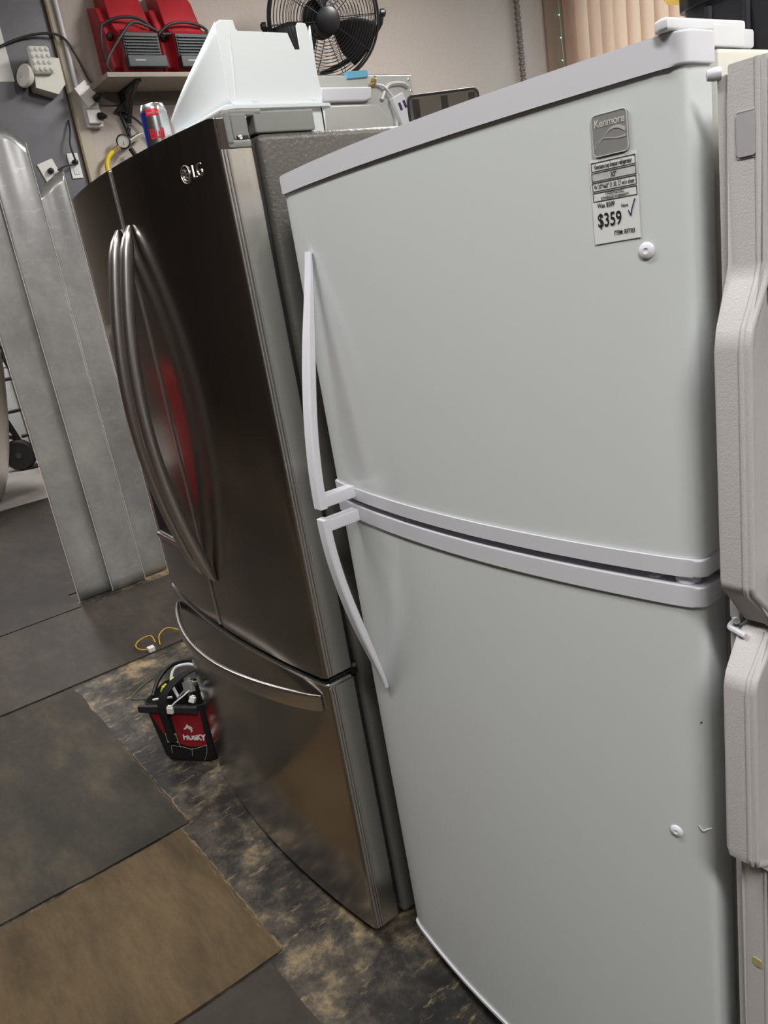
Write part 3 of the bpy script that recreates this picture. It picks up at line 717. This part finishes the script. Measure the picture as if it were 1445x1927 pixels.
# tote on the white refrigerator
t = thing('storage_tote', 'black storage tote with yellow lid on the white refrigerator', 'tote', (-.02, .48, 1.6605))
bm = bmesh.new()
for a, b, z0, z1, gx in ((.185, .145, 0, .10, .010), (.200, .160, .1005, .118, .0)):
    p0 = rrect(a*2, b*2, .03); p1 = rrect((a+gx)*2, (b+gx)*2, .03)
    lo = [bm.verts.new((x, y, z0)) for x, y in p0]; hi = [bm.verts.new((x, y, z1)) for x, y in p1]
    for i in range(len(lo)): bm.faces.new((lo[i], lo[(i+1) % len(lo)], hi[(i+1) % len(lo)], hi[i]))
    bm.faces.new(lo[::-1]); bm.faces.new(hi)
for k in range(-3, 4): add_box(bm, (k*.05-.006, -.158, .004), (k*.05+.006, -.140, .098), .003, 1)
finish('body', bm, TOTE, t)
prism('lid', rrect(.43, .35, .03), .1185, .145, LIDY, t, .006, 3)

# ------------------------------------------------------------------ metal sheets and dark panel on the partition wall
tag(boxo('steel_cladding', (WX+.002, .132, 0), (WX+.010, .760, 3.3), GALV2, bev=.002), 'dark sheet steel panel covering the end of the partition wall', 'cladding')
EDGEM = mat('edge_glint', srgb(226, 222, 214), .35, metal=.2)  # pale colour stands in for light caught along the folded sheet edges
def sheet(label, y0, y1, z1, xb, xt, seed, m=GALV, top=None):
    rnd = random.Random(seed); bm = bmesh.new(); ny, nz = 14, 40; g = []
    ph = [rnd.uniform(0, 6) for _ in range(6)]
    for j in range(nz+1):
        t = j/nz; row = []
        for i in range(ny+1):
            s = i/ny; zt = z1+(top(s) if top else 0)
            wv = .0012*math.sin(s*5+ph[0]+t*2.2)+.0010*math.sin(t*7+ph[2]+s*3)+.004*max(0, t-.72)*math.sin(s*9+ph[3])*2
            bow = -.010*math.sin(PI*t)
            row.append(bm.verts.new((xb+(xt-xb)*t+wv+bow*0.4+.005, y0+(y1-y0)*s, .007+(zt-.007)*t)))
        g.append(row)
    for j in range(nz):
        for i in range(ny): bm.faces.new((g[j][i], g[j][i+1], g[j+1][i+1], g[j+1][i]))
    edge = [[v.co.copy()+Vector((.0012, 0, 0)) for v in (r[k] for r in g)] for k in (0, -1)]
    o = finish('metal_sheet', bm, m, ang=60)
    md = o.modifiers.new('thickness', 'SOLIDIFY'); md.thickness = .0015; md.offset = 0
    for e in edge:
        bm = bmesh.new(); add_tube(bm, e, .0016, 6); finish('folded_edge_glint', bm, EDGEM, o, ang=80)
    return tag(o, label, 'sheet metal', 'galvanised sheets on the wall')
sheet('galvanised metal sheet nearest the passage, scratched near its foot', .121, .318, 2.42, -3.862, -3.868, 1, top=lambda s: .10-.16*s)
sheet('galvanised metal sheet in the middle of the three wall sheets', .300, .492, 2.36, -3.832, -3.852, 2, top=lambda s: .05*math.sin(s*4))
sheet('galvanised metal sheet closest to the stainless refrigerator', .480, .640, 2.10, -3.868, -3.872, 3, GALV, top=lambda s: .1*s)
# paper notice at the top left
tag(boxo('paper_notice', (WX+.011, .36, 2.60), (WX+.013, .53, 2.86), PAPER, smooth=False), 'white paper notice on the dark steel panel', 'notice')
# emergency light
t = thing('emergency_light', 'cream emergency light unit with clear lens on the dark panel', 'light', (WX+.011, .665, 2.52))
prism('housing', [(-.07, .03), (.03, -.0), (.075, .045), (.075, .16), (-.05, .17)], 0, .09, CREAM, t, .004, 2, fn=lambda a, b, c_: (c_, a, b))
bm = bmesh.new(); add_box(bm, (.091, -.072, .085), (.125, .028, .205), .014, 3); lens = finish('lamp_head', bm, CREAM, t)
for r in range(4):
    for k in range(4):
        lathe('lens_cell', [(.0105, 0), (.0095, .004), (.005, .007), (0, .008)], LENSG, lens, 10, axisM((.1252, -.058+k*.024, .103+r*.028), (1, 0, 0)))
bm = bmesh.new(); add_lathe(bm, [(0, -.03), (.03, -.026), (.05, -.008), (.054, .006), (.05, .014), (0, .014)], 24, axisM((.075, -.10, .085), (.35, -.85, .25))); finish('lamp_head', bm, CREAM, t)
lathe('pivot', [(.014, 0), (.014, .05)], CREAM, t, 12, axisM((.05, -.075, .085), (.2, -.9, .2)))
# conduit pipe
bm = bmesh.new(); add_tube(bm, [(WX+.03, .815, 2.56), (WX+.03, .815, ZC-.004)], .011, 12)
tag(finish('conduit_pipe', bm, WTRIM, ang=60), 'white conduit pipe running up beside the brown edge strip', 'pipe')
# outlet box by the conduit
t = thing('outlet_box', 'white outlet box with black plugs and paper tag at the conduit foot', 'outlet', (WX+.001, .855, 2.38))
boxo('back_box', (0, -.040, .0), (.045, .045, .185), WTRIM, t, .004)
boxo('lower_socket', (.046, -.036, .012), (.075, .036, .075), PAPER, t, .006)
boxo('cover_plate', (.046, -.036, .085), (.050, .040, .18), PAPER, t, .002)
pt = boxo('paper_tag', (.0, -.042, -.05), (.0015, .042, .05), PAPER, t, loc=(.082, -.018, .145), rot=(.55, 0, .25), smooth=False)
for z, y in ((.118, .018), (.043, .022)): 
    pl = lathe('plug', [(.018, 0), (.018, .02), (.011, .032), (.008, .045), (0, .046)], BLACK, t, 14, axisM((.074 if z < .1 else .086, y, z), (.8, .5, .35 if z > .1 else -.2)))
# outlet plates on the dark panel
for lab, y, z, w, h, rx in (('white outlet plate hanging loose on the dark panel', .605, 2.115, .085, .13, .3), ('white outlet plate next to the wall edge', .712, 2.15, .055, .12, 0)):
    t = thing('outlet_plate', lab, 'outlet', (WX+.0105, y, z), rot=(rx, 0, 0), group='outlets on the dark panel')
    boxo('plate', (0, -w/2, 0), (.008, w/2, h), PAPER, t, .003)
    lathe('plug', [(.014, 0), (.014, .02), (.008, .034), (0, .036)], BLACK, t, 14, axisM((.008, 0, h*.62), (1, .1, 0)))
    boxo('socket', (.008, -.014, h*.15), (.011, .014, h*.38), WTRIM, t, .002)
def cord(label, pts, r=.006, m=CABLE, name='power_cord'):
    return tag(tube(name, pts, r, m), label, 'cord')
cord('black cord running from the left edge over the conduit to the outlet box', [(WX+.03, .30, 2.66), (WX+.03, .55, 2.765), (WX+.045, .70, 2.80), (WX+.05, .80, 2.785), (WX+.05, .845, 2.70), (WX+.075, .862, 2.61), (WX+.10, .868, 2.572)])
cord('short black cord between the two outlet plates', [(WX+.045, .61, 2.19), (WX+.055, .65, 2.205), (WX+.05, .70, 2.21)], .004)
cord('black cord curling above the wall edge outlet plate', [(WX+.048, .712, 2.225), (WX+.06, .70, 2.30), (WX+.05, .72, 2.36), (WX+.02, .735, 2.42)], .005)

# shelf with red blowers
t = thing('wall_shelf', 'grey wooden wall shelf carrying the red blowers', 'shelf', (WX+.001, .88, 2.545))
boxo('board', (0, 0, 0), (.30, 1.25, .022), mat('shelf_wood', srgb(150, 142, 132), .6, noise=.1, nscale=8), t, .002)
boxo('back_rail', (0, .01, -.06), (.015, 1.24, -.0005), mat('shelf_rail', srgb(110, 104, 98), .6), t, .002)
for yy in (.15, 1.05):
    bm = bmesh.new(); add_box(bm, (.016, yy, -.16), (.026, yy+.03, -.001), .002, 1); add_box(bm, (.016, yy, -.012), (.27, yy+.03, -.001), .002, 1)
    add_sweep(bm, [(.022, yy+.015, -.15), (.12, yy+.015, -.06), (.24, yy+.015, -.010)], [(-.010, -.004), (.010, -.004), (.010, .004), (-.010, .004)], (0, 1, 0))
    finish('bracket', bm, BLACK, t)
def blower(label, y, cordpts):
    t = thing('floor_blower', label, 'blower', (WX+.012, y, 2.5675), group='red blowers on the shelf')
    bm = bmesh.new()
    add_prism(bm, [(.0, .0), (.20, .0), (.235, .02), (.235, .185), (.215, .205), (.18, .215), (.16, .26), (.13, .36), (.07, .42), (.0, .42)], .045, .235, .008, 2, fn=lambda a, b, c_: (a, c_, b))
    add_prism(bm, [(.0, .0), (.13, .0), (.17, .05), (.16, .20), (.10, .33), (.0, .36)], .0, .262, .012, 3, fn=lambda a, b, c_: (a, c_, b))
    finish('housing', bm, REDP, t)
    bm = bmesh.new(); add_box(bm, (.228, .05, .078), (.243, .24, .188), .003, 1); fr = finish('outlet_frame', bm, DGREEN, t)
    for k in range(7): 
        bm = bmesh.new(); add_box(bm, (.243, .058, .086+k*.0135), (.2505, .232, .0935+k*.0135), .001, 1); finish('louvre', bm, DGREEN, fr)
    bm = bmesh.new(); add_box(bm, (.236, .040, .024), (.285, .242, .076), .004, 2); lip = finish('outlet_lip', bm, DGREEN, t)
    boxo('mark', (.2852, .075, .050), (.2857, .130, .057), GREYPL, lip)
    lathe('knob', [(.018, 0), (.018, .012), (.012, .018), (0, .018)], BLACK, t, 14, axisM((.165, .022, .185), (1, -.2, .2)))
    tube('cord', cordpts, .0075, CABLE, t)
    return t
blower('red floor blower at the left end of the shelf', .965, [(.16, -.02, .05), (.18, -.035, .11), (.19, -.03, .19), (.18, .0, .24), (.20, .10, .265), (.21, .19, .25), (.20, .25, .20)])
blower('red floor blower half hidden behind the white bin', 1.245, [(.20, -.02, .19), (.21, .05, .235), (.2, .15, .25), (.19, .24, .235), (.20, .25, .205), (.215, .12, .195), (.21, .0, .19)])
cord('long dark cord looping down from the red blower over the shelf corner', [(WX+.235, 1.22, 2.765), (WX+.25, 1.10, 2.800), (WX+.27, 1.02, 2.745), (WX+.28, .945, 2.67), (WX+.29, .905, 2.625), (WX+.285, .895, 2.59), (WX+.27, .915, 2.574)], .0075)

# black hanging wand, regulator with gauge and yellow hose
t = thing('hanging_tool', 'black wand hanging on the wall below the shelf corner', 'tool', (WX+.02, 1.01, 2.30))
bm = bmesh.new(); add_tube(bm, [(0, .030, .0), (0, .015, .08), (0, .0, .15)], .011, 8, 4); finish('wand', bm, BLACK, t, ang=60)
prism('head', [(-.035, .150), (.025, .145), (.03, .205)], -.012, .02, BLACK, t, .002, 1, fn=lambda a, b, c_: (c_, a, b))
cord('thin black cord falling from the hanging wand behind the refrigerator', [(WX+.03, 1.02, 2.46), (WX+.04, 1.09, 2.40), (WX+.04, 1.16, 2.31), (WX+.04, 1.20, 2.20), (WX+.04, 1.20, 1.9)], .006)
t = thing('pressure_regulator', 'round pressure gauge regulator with yellow hose above the refrigerator', 'regulator', (WX+.03, .975, 2.30))
gax = (.8, -.5, -.15)
lathe('gauge_case', [(.0, -.02), (.034, -.02), (.036, 0), (.036, .008), (.030, .010), (.030, .004), (0, .004)], BLACK, t, 28, axisM((.05, -.005, .0), gax))
lathe('gauge_dial', [(.0295, .0045), (.0295, .006), (0, .006)], PAPER, t, 28, axisM((.05, -.005, 0), gax))
bm = bmesh.new(); add_box(bm, (-.001, -.0008, 0), (.001, .0008, .02), 0, 1, axisM((.05, -.005, 0), gax) @ Matrix.Translation((0, 0, .0065)) @ Matrix.Rotation(1.2, 4, 'Y') @ Matrix.Rotation(.5, 4, 'X')); finish('gauge_needle', bm, INK, t)
bm = bmesh.new(); add_tube(bm, [(.03, .03, .0), (.03, .075, .022), (.03, .10, .032)], .012, 10); add_tube(bm, [(.03, .10, .032), (.03, .135, .045)], .006, 10); finish('fitting', bm, CHROME, t)
bm = bmesh.new(); add_tube(bm, [(.03, .03, -.03), (.03, .05, -.07)], .013, 10); finish('valve_stem', bm, BLACK, t)
bm = bmesh.new(); add_tube(bm, [(.03, .035, .04), (.03, .05, .065)], .010, 10); finish('lever', bm, BLACK, t)
bm = bmesh.new(); add_tube(bm, [(.04, -.03, -.02), (.04, -.075, -.045)], .010, 10); finish('hose_fitting', bm, BRASS, t)
tube('hose', [(.04, -.07, -.042), (.04, -.105, -.075), (.04, -.12, -.13), (.04, -.115, -.3), (.04, -.08, -.6)], .0115, YEL, t, seg=10)

# fan
ax = Vector((.86, -.40, -.30)).normalized()
t = thing('wall_fan', 'black caged wall fan above the white bin', 'fan', (-3.36, 2.02, 2.75))
FR = .288
bm = bmesh.new()
for k in range(15):
    r = FR*(.22+.78*k/14); dz = .085*(1-(r/FR)**2.2)
    add_ring(bm, ax*(.035+dz), ax, r, .0016, 48, 4); add_ring(bm, ax*(-.045-dz*.6), ax, r, .0016, 48, 4)
for rr, dd in ((FR, .03), (FR, -.03), (FR+.006, 0)): add_ring(bm, ax*dd, ax, rr, .006, 56, 6)
u_ = ax.cross(Vector((0, 0, 1))).normalized(); v_ = ax.cross(u_)
for k in range(10):
    d = u_*math.cos(k*PI/5)+v_*math.sin(k*PI/5)
    for s, base in ((1, .035), (-1, -.045)):
        add_tube(bm, [d*r+ax*(base+s*(.085 if s > 0 else .05)*(1-(r/FR)**2.2)) for r in (.06, .13, .2, .26, FR)], .0022, 5, 3)
finish('cage', bm, BLACK, t, ang=60)
lathe('hub_cap', [(0, .135), (.045, .133), (.062, .122), (.064, .11), (0, .11)], BLACK, t, 28, axisM((0, 0, 0), ax))
lathe('motor', [(0, -.23), (.07, -.22), (.092, -.18), (.095, -.09), (.07, -.075), (0, -.075)], BLACK, t, 28, axisM((0, 0, 0), ax))
for k in range(3):
    bm = bmesh.new(); g = []; a0 = k*2*PI/3+.5
    for i in range(9):
        s = i/8; r = .05+.225*s; wd = .30+.42*math.sin(min(1, s*1.25)*PI*.62); row = []
        for j in range(9):
            q = j/8-.5; a = a0+q*wd*2*(.9-.25*s)
            row.append(bm.verts.new((u_*math.cos(a)+v_*math.sin(a))*r+ax*(.01+q*.075)))
        g.append(row)
    for i in range(8):
        for j in range(8): bm.faces.new((g[i][j], g[i+1][j], g[i+1][j+1], g[i][j+1]))
    o = finish('blade', bm, BLACK, t); md = o.modifiers.new('thickness', 'SOLIDIFY'); md.thickness = .003
bm = bmesh.new()
left = -u_*0
side = u_ if (u_.y < 0) else -u_
P0 = side*(FR+.02); P1 = -side*(FR+.02)
add_tube(bm, [P0, P0+Vector((-.04, 0, -.06)), P0*.75+Vector((-.22, 0, -.16)), Vector((-.34, 0, -.22)), Vector((-.50, .02, -.22))], .014, 8, 4)
add_tube(bm, [P1, P1+Vector((-.04, 0, -.06)), P1*.75+Vector((-.22, 0, -.16)), Vector((-.34, 0, -.22))], .014, 8, 4)
finish('yoke', bm, BLACK, t, ang=60)
for P in (P0, P1): lathe('knob', [(.02, 0), (.02, .02), (.012, .028), (0, .028)], BLACK, t, 14, axisM(P, P.normalized()))
bm = bmesh.new(); add_box(bm, (-.537, -.06, -.32), (-.515, .10, -.12), .004, 2); add_tube(bm, [(-.52, .02, -.22), (-.34, 0, -.22)], .02, 10); finish('wall_plate', bm, BLACK, t)

# flexible metal conduit
bm = bmesh.new(); prof = []
z = 1.95
while z < 3.44:
    prof += [(.015, z), (.0225, z+.008), (.0225, z+.020), (.015, z+.028)]; z += .036
add_lathe(bm, prof, 14, Matrix.Translation((WX+.03, 4.06, 0)))
tag(finish('flexible_conduit', bm, mat('armour', srgb(120, 114, 108), .5, metal=.4), ang=25), 'ribbed flexible metal conduit on the beige wall', 'conduit')
# vertical blinds
t = thing('vertical_blinds', 'pinkish beige vertical blinds at the window behind the refrigerators', 'blinds', (-2.74, Y1-.07, .86))
boxo('head_rail', (-1.10, -.03, 2.33), (1.06, .03, 2.40), TRIMW, t, .004)
sl = None; nsl = 20
for k in range(nsl):
    if sl is None:
        bm = bmesh.new(); g = []
        for j in (0, 1):
            g.append([bm.verts.new((-.062+.124*i/6, .012*math.cos((i/6-.5)*PI), 2.33*j)) for i in range(7)])
        for i in range(6): bm.faces.new((g[0][i], g[0][i+1], g[1][i+1], g[1][i]))
        o = finish('slat', bm, BLIND, t); sl = o.data
    else:
        o = link('slat', sl, None, t, False)
    o.location = (-1.04+k*.108, 0, 0); o.rotation_euler = (0, 0, .40 if k not in (2, 3, 9) else 1.05)
# string of green leds
t = thing('string_lights', 'thin cord with tiny green lights hanging beside the blinds', 'string lights', (WX+.035, 4.50, 2.0))
tube('cord', [(0, 0, 0), (.004, .01, .5), (0, 0, 1.0), (.004, .005, 1.44)], .003, TRIMW, t)
for k in range(9): lathe('bulb', [(0, 0), (.005, .005), (0, .011)], LEDG, t, 8, Matrix.Translation((.004, -.01, .10+k*.15)))

# ------------------------------------------------------------------ tool bag on the floor
bag = thing('tool_bag', 'red and black fabric tool bag full of wiring on the floor', 'bag', (-1.955, -.012, 0), .64)
def loft(rings, cap0=True, cap1=True):
    bm = bmesh.new(); R = [[bm.verts.new(p) for p in r] for r in rings]
    for A, B in zip(R[:-1], R[1:]):
        n = len(A)
        for i in range(n): bm.faces.new((A[i], A[(i+1) % n], B[(i+1) % n], B[i]))
    if cap0: bm.faces.new(R[0][::-1])
    if cap1: bm.faces.new(R[-1])
    return bm
def bagring(w, d, z, r=.03, ox=0): return [(a+ox, b, z) for a, b in rrect(w, d, r, 4)]
bm = loft([bagring(.190, .135, .0), bagring(.205, .150, .02), bagring(.222, .158, .10), bagring(.238, .165, .18), bagring(.245, .168, .232), bagring(.238, .160, .232), bagring(.225, .150, .15), bagring(.205, .140, .09)])
finish('body', bm, BLACKF, bag)
def bagface(z):
    P = [(0, .0675), (.02, .075), (.10, .079), (.18, .0825), (.232, .084)]
    for (z0, y0), (z1, y1) in zip(P[:-1], P[1:]):
        if z <= z1: return -(y0+(y1-y0)*(z-z0)/(z1-z0))-.0015
    return -.0855
bm = bmesh.new(); g = []
def redpanel(name, xs, zs):
    bm = bmesh.new(); g = []
    for j in range(7):
        row = []
        for i in range(9):
            x = xs(j/6)[0]+(xs(j/6)[1]-xs(j/6)[0])*i/8; z0 = zs(i/8); z = z0+(.212-z0)*j/6
            row.append(bm.verts.new((x, bagface(z)-.002*math.sin(PI*i/8), z)))
        g.append(row)
    for j in range(6):
        for i in range(8): bm.faces.new((g[j][i], g[j][i+1], g[j+1][i+1], g[j+1][i]))
    return finish(name, bm, REDF, bag)
redpanel('front_pocket', lambda t: (-.018+.0*t, .088+.010*t), lambda s: .078-.010*math.sin(s*PI))
redpanel('front_pocket', lambda t: (-.060-.044*t, -.040), lambda s: .095)
bm = bmesh.new(); add_box(bm, (-.132, -.098, .205), (.095, -.083, .232), .005, 2); finish('rim_band', bm, mat('dark_band', srgb(40, 40, 42), .6), bag)
bm = bmesh.new(); add_box(bm, (.118, -.080, .03), (.1215, .075, .215), .001, 1); finish('side_pocket', bm, OLIVE, bag)
# hoop and carry strap
tube('hoop', [(-.118, -.02, .225), (-.112, .03, .265), (-.075, .07, .295), (-.01, .085, .305), (.06, .08, .29), (.11, .05, .235)], .007, BLACK, bag)
bm = bmesh.new(); add_sweep(bm, catmull([(-.036, -.086, .085), (-.036, -.094, .16), (-.032, -.100, .235), (-.012, -.075, .285), (.03, -.02, .312), (.065, .04, .300), (.075, .075, .25)], 6), [(-.014, -.002), (.014, -.002), (.014, .002), (-.014, .002)], (1, 0, 0)); finish('carry_strap', bm, BLACKF, bag)
bm = bmesh.new(); add_box(bm, (-.060, -.0845, .083), (-.014, -.081, .122), .001, 1); st = finish('strap_patch', bm, OLIVE, bag)
bm = bmesh.new(); yy = -.0855
for a, b in (((-.058, .085), (-.016, .085)), ((-.058, .120), (-.016, .120)), ((-.058, .085), (-.016, .120)), ((-.058, .120), (-.016, .085)), ((-.058, .085), (-.058, .12)), ((-.016, .085), (-.016, .12))): add_tube(bm, [(a[0], yy, a[1]), (b[0], yy, b[1])], .0008, 4)
finish('stitching', bm, STITCH, st)
bm = bmesh.new()
for pts in ([(-.05, -.082, .07), (0, -.083, .066), (.03, -.084, .06), (.09, -.083, .078)], [(.03, -.085, .062), (.026, -.087, .035)], [(-.015, -.084, .083), (-.012, -.086, .066)], [(.09, -.084, .08), (.085, -.086, .05), (.07, -.088, .02)], [(-.05, -.084, .07), (-.052, -.084, .04)]): add_tube(bm, pts, .0006, 5, 4)
finish('loose_thread', bm, STITCH, bag)
text('lettering', 'HUSKY', .029, PAPER, bag, (.006, bagface(.11)-.0030, .098), rot=(PI/2-.10, 0, 0), ext=.0006, sx=.95, bold=.0012)
bm = bmesh.new(); add_prism(bm, [(.018, .152), (.030, .163), (.036, .172), (.041, .165), (.054, .160), (.051, .144), (.045, .138), (.044, .150), (.034, .157), (.026, .150)], -.0012, 0, 0, 1, fn=lambda a, b, c_: (a, bagface(b)-.002+c_, b-.012)); finish('emblem', bm, PAPER, bag, smooth=False)
# contents
Mb = Matrix.Translation(bag.location) @ Matrix.Rotation(.64, 4, 'Z')
def inbag(name, label, cat, pts, r, m, smooth=6, grp='wires in the tool bag'):
    return tag(tube(name, [Mb @ Vector(p) for p in pts], r, m, smooth=smooth), label, cat, grp)
inbag('white_cable', 'thick white cable arching out of the tool bag', 'cable', [(-.03, .00, .20), (-.06, .02, .255), (-.055, .05, .292), (-.01, .06, .302), (.02, .06, .298)], .0055, WTRIM)
inbag('white_rod', 'straight white rod lying across the tool bag opening', 'rod', [(-.09, -.06, .235), (-.02, -.05, .240)], .004, WTRIM, 0)
inbag('grey_wire', 'tangled grey wire at the right of the tool bag opening', 'wire', [(.0, -.05, .235), (.03, -.02, .262), (.055, -.03, .285), (.07, .0, .27), (.05, .03, .25), (.02, .0, .25), (.05, -.05, .245)], .004, GREYPL)
inbag('yellow_wire', 'yellow wire loop sticking up from the tool bag', 'wire', [(.055, -.01, .262), (.075, -.015, .30), (.090, -.02, .318), (.100, -.02, .30), (.102, -.02, .262)], .002, YWIRE)
inbag('white_wire', 'thin white wire with a connector hanging over the bag rim', 'wire', [(.06, -.03, .27), (.045, -.07, .262), (.02, -.095, .248), (.008, -.104, .238)], .0025, WTRIM)
for lab, p, s, m, nm in (('white wire connector hanging over the bag rim', (.003, -.106, .226), (.011, .006, .012), PAPER, 'wire_connector'), ('white wire connector at the right bag rim', (.075, -.075, .248), (.010, .008, .010), PAPER, 'wire_connector'),
                     ('lime green connector at the left of the bag opening', (-.055, -.03, .258), (.011, .009, .012), LIME, 'wire_connector'), ('lime green connector below the white cable', (-.035, .0, .272), (.010, .012, .008), LIME, 'wire_connector'),
                     ('grey plastic clamp in the middle of the bag opening', (.045, -.035, .272), (.016, .012, .02), GREYPL, 'plastic_clamp'), ('small yellow connector at the back of the bag opening', (.06, .03, .285), (.012, .01, .008), LIME, 'wire_connector')):
    bm = bmesh.new(); add_box(bm, (-s[0], -s[1], -s[2]), s, .002, 1); add_box(bm, (-s[0]*.6, -s[1]*.6, s[2]*.9), (s[0]*.6, s[1]*.6, s[2]*1.5), .001, 1)
    o = finish(nm, bm, m, loc=Mb @ Vector(p), rot=(random.uniform(-.5, .5), random.uniform(-.5, .5), .64)); tag(o, lab, 'connector', 'connectors in the tool bag')
# wire scrap with connector on the floor
t = thing('wire_scrap', 'yellow wire scrap with white plug on the floor behind the bag', 'wire', (-2.87, .16, .006))
tube('wire', [(0, 0, .012), (-.03, -.035, .012), (-.085, -.04, .015), (-.12, -.01, .02), (-.10, .04, .03), (-.03, .035, .02)], .0028, YWIRE, t)
boxo('plug', (-.016, -.014, 0), (.016, .016, .022), PAPER, t, .003)
tag(tube('wire_scrap', [(-2.89, .21, .010), (-2.95, .235, .03), (-2.97, .285, .04), (-2.93, .33, .02), (-2.90, .335, .010)], .0028, YWIRE), 'loop of yellow wire on the mat edge beside the refrigerator', 'wire')
tag(tube('green_wire', [(-2.47, -.02, .004), (-2.52, -.06, .004), (-2.56, -.03, .004), (-2.60, .03, .004), (-2.62, .08, .004)], .0022, mat('green_wire', srgb(96, 104, 70), .6)), 'thin green wire curled on the bare concrete near the bag', 'wire')

# ------------------------------------------------------------------ beyond the passage
t = thing('hand_truck', 'black hand truck parked on the pale floor beyond the passage', 'hand truck', (-8.45, .93, .0045), -.3)
WR = .165
for s in (0, 1):
    wv = bpy.data.objects.new('wheel', None); COL.objects.link(wv); wv.parent = t; wv.location = (.0-.10*s, -.05+.42*s, WR)
    A = Vector((1, -.25, 0))
    lathe('tyre', [(.11, -.04), (WR-.02, -.045), (WR, -.02), (WR, .02), (WR-.02, .045), (.11, .04)], RUBBER, wv, 32, axisM((0, 0, 0), A))
    lathe('rim', [(0, -.03), (.105, -.03), (.11, .0), (.105, .03), (.03, .035), (.03, .045), (0, .045)], GREYPL if s else mat('rim_grey', srgb(70, 68, 66), .5), wv, 28, axisM((0, 0, 0), A))
bm = bmesh.new()
for s in (0, 1): add_tube(bm, [(.02-.1*s, .04+.30*s, .10), (-.02-.1*s, -.10+.30*s, .6), (-.05-.1*s, -.28+.30*s, 1.35)], .03, 10)
for z, k in ((.35, .02), (.62, .10), (.95, .18)): add_tube(bm, [(.0, .04-k, z), (-.1, .34-k, z)], .018, 8)
finish('frame', bm, BLACK, t, ang=60)
bm = bmesh.new(); add_tube(bm, [(-.02, -.02, .32), (.16, -.25, .50)], .02, 8); add_tube(bm, [(-.02, -.06, .42), (.14, -.25, .58)], .02, 8); finish('brace', bm, BLACK, t, ang=60)
boxo('toe_plate', (-.15, -.02, .006), (.06, .42, .02), BLACK, t, .004)
t = thing('white_appliance', 'white appliance standing behind the hand truck', 'appliance', (-9.2, .35, .0045))
boxo('body', (-.35, -.55, .02), (.3, .75, 1.05), WHITE, t, .02, 3)
for yy in (-.5, .68): 
    for xx in (-.3, .25): lathe('foot', [(.03, 0), (.03, .021)], BLACK, t, 12, Matrix.Translation((xx, yy, 0)))
for yy in (-.10, .32): boxo('panel_seam', (.3, yy, .06), (.304, yy+.012, 1.0), mat('seam', srgb(150, 160, 110), .6), t)
boxo('lid', (-.35, -.55, 1.052), (.31, .75, 1.10), WTRIM, t, .01)
t = thing('steel_tub', 'flared stainless steel tub at the left edge of the photo', 'tub', (-7.25, .165, .0065))
prof = [(0, 0), (.22, 0), (.27, .05), (.34, .19), (.42, .43), (.48, .66), (.53, .9), (.57, 1.12), (.585, 1.28), (.575, 1.28), (.56, 1.1), (.41, .45), (.2, .06), (0, .05)]
lathe('shell', prof, STEEL2, t, 56, ang=50)
bm = bmesh.new(); add_ring(bm, (0, 0, 1.28), (0, 0, 1), .583, .014, 56, 8); finish('rim', bm, CHROME, t)

# unseen red tool cabinet, added to give the stainless doors a red reflection
t = thing('added_tool_cabinet', 'unseen red wheeled tool cabinet added across the aisle to be mirrored in the stainless doors', 'cabinet', (-4.95, -1.45, .0065))
boxo('body', (-.33, -.23, .10), (.33, .23, 1.02), REDP, t, .01, 2)
for k in range(5):
    d = boxo('drawer', (-.30, .23, .14+k*.17), (.30, .242, .295+k*.17), REDP, t, .004)
    boxo('drawer_pull', (-.24, .242, .265+k*.17), (.24, .256, .280+k*.17), CHROME, d, .003)
for xx in (-.27, .27):
    for yy in (-.17, .17):
        wv = lathe('caster', [(0, -.018), (.048, -.018), (.05, -.012), (.05, .012), (.048, .018), (0, .018)], RUBBER, t, 20, axisM((xx, yy, .05), (1, 0, 0)))
        boxo('fork', (xx-.024, yy-.015, .05), (xx+.024, yy+.015, .0995), GREYPL, wv, .002)
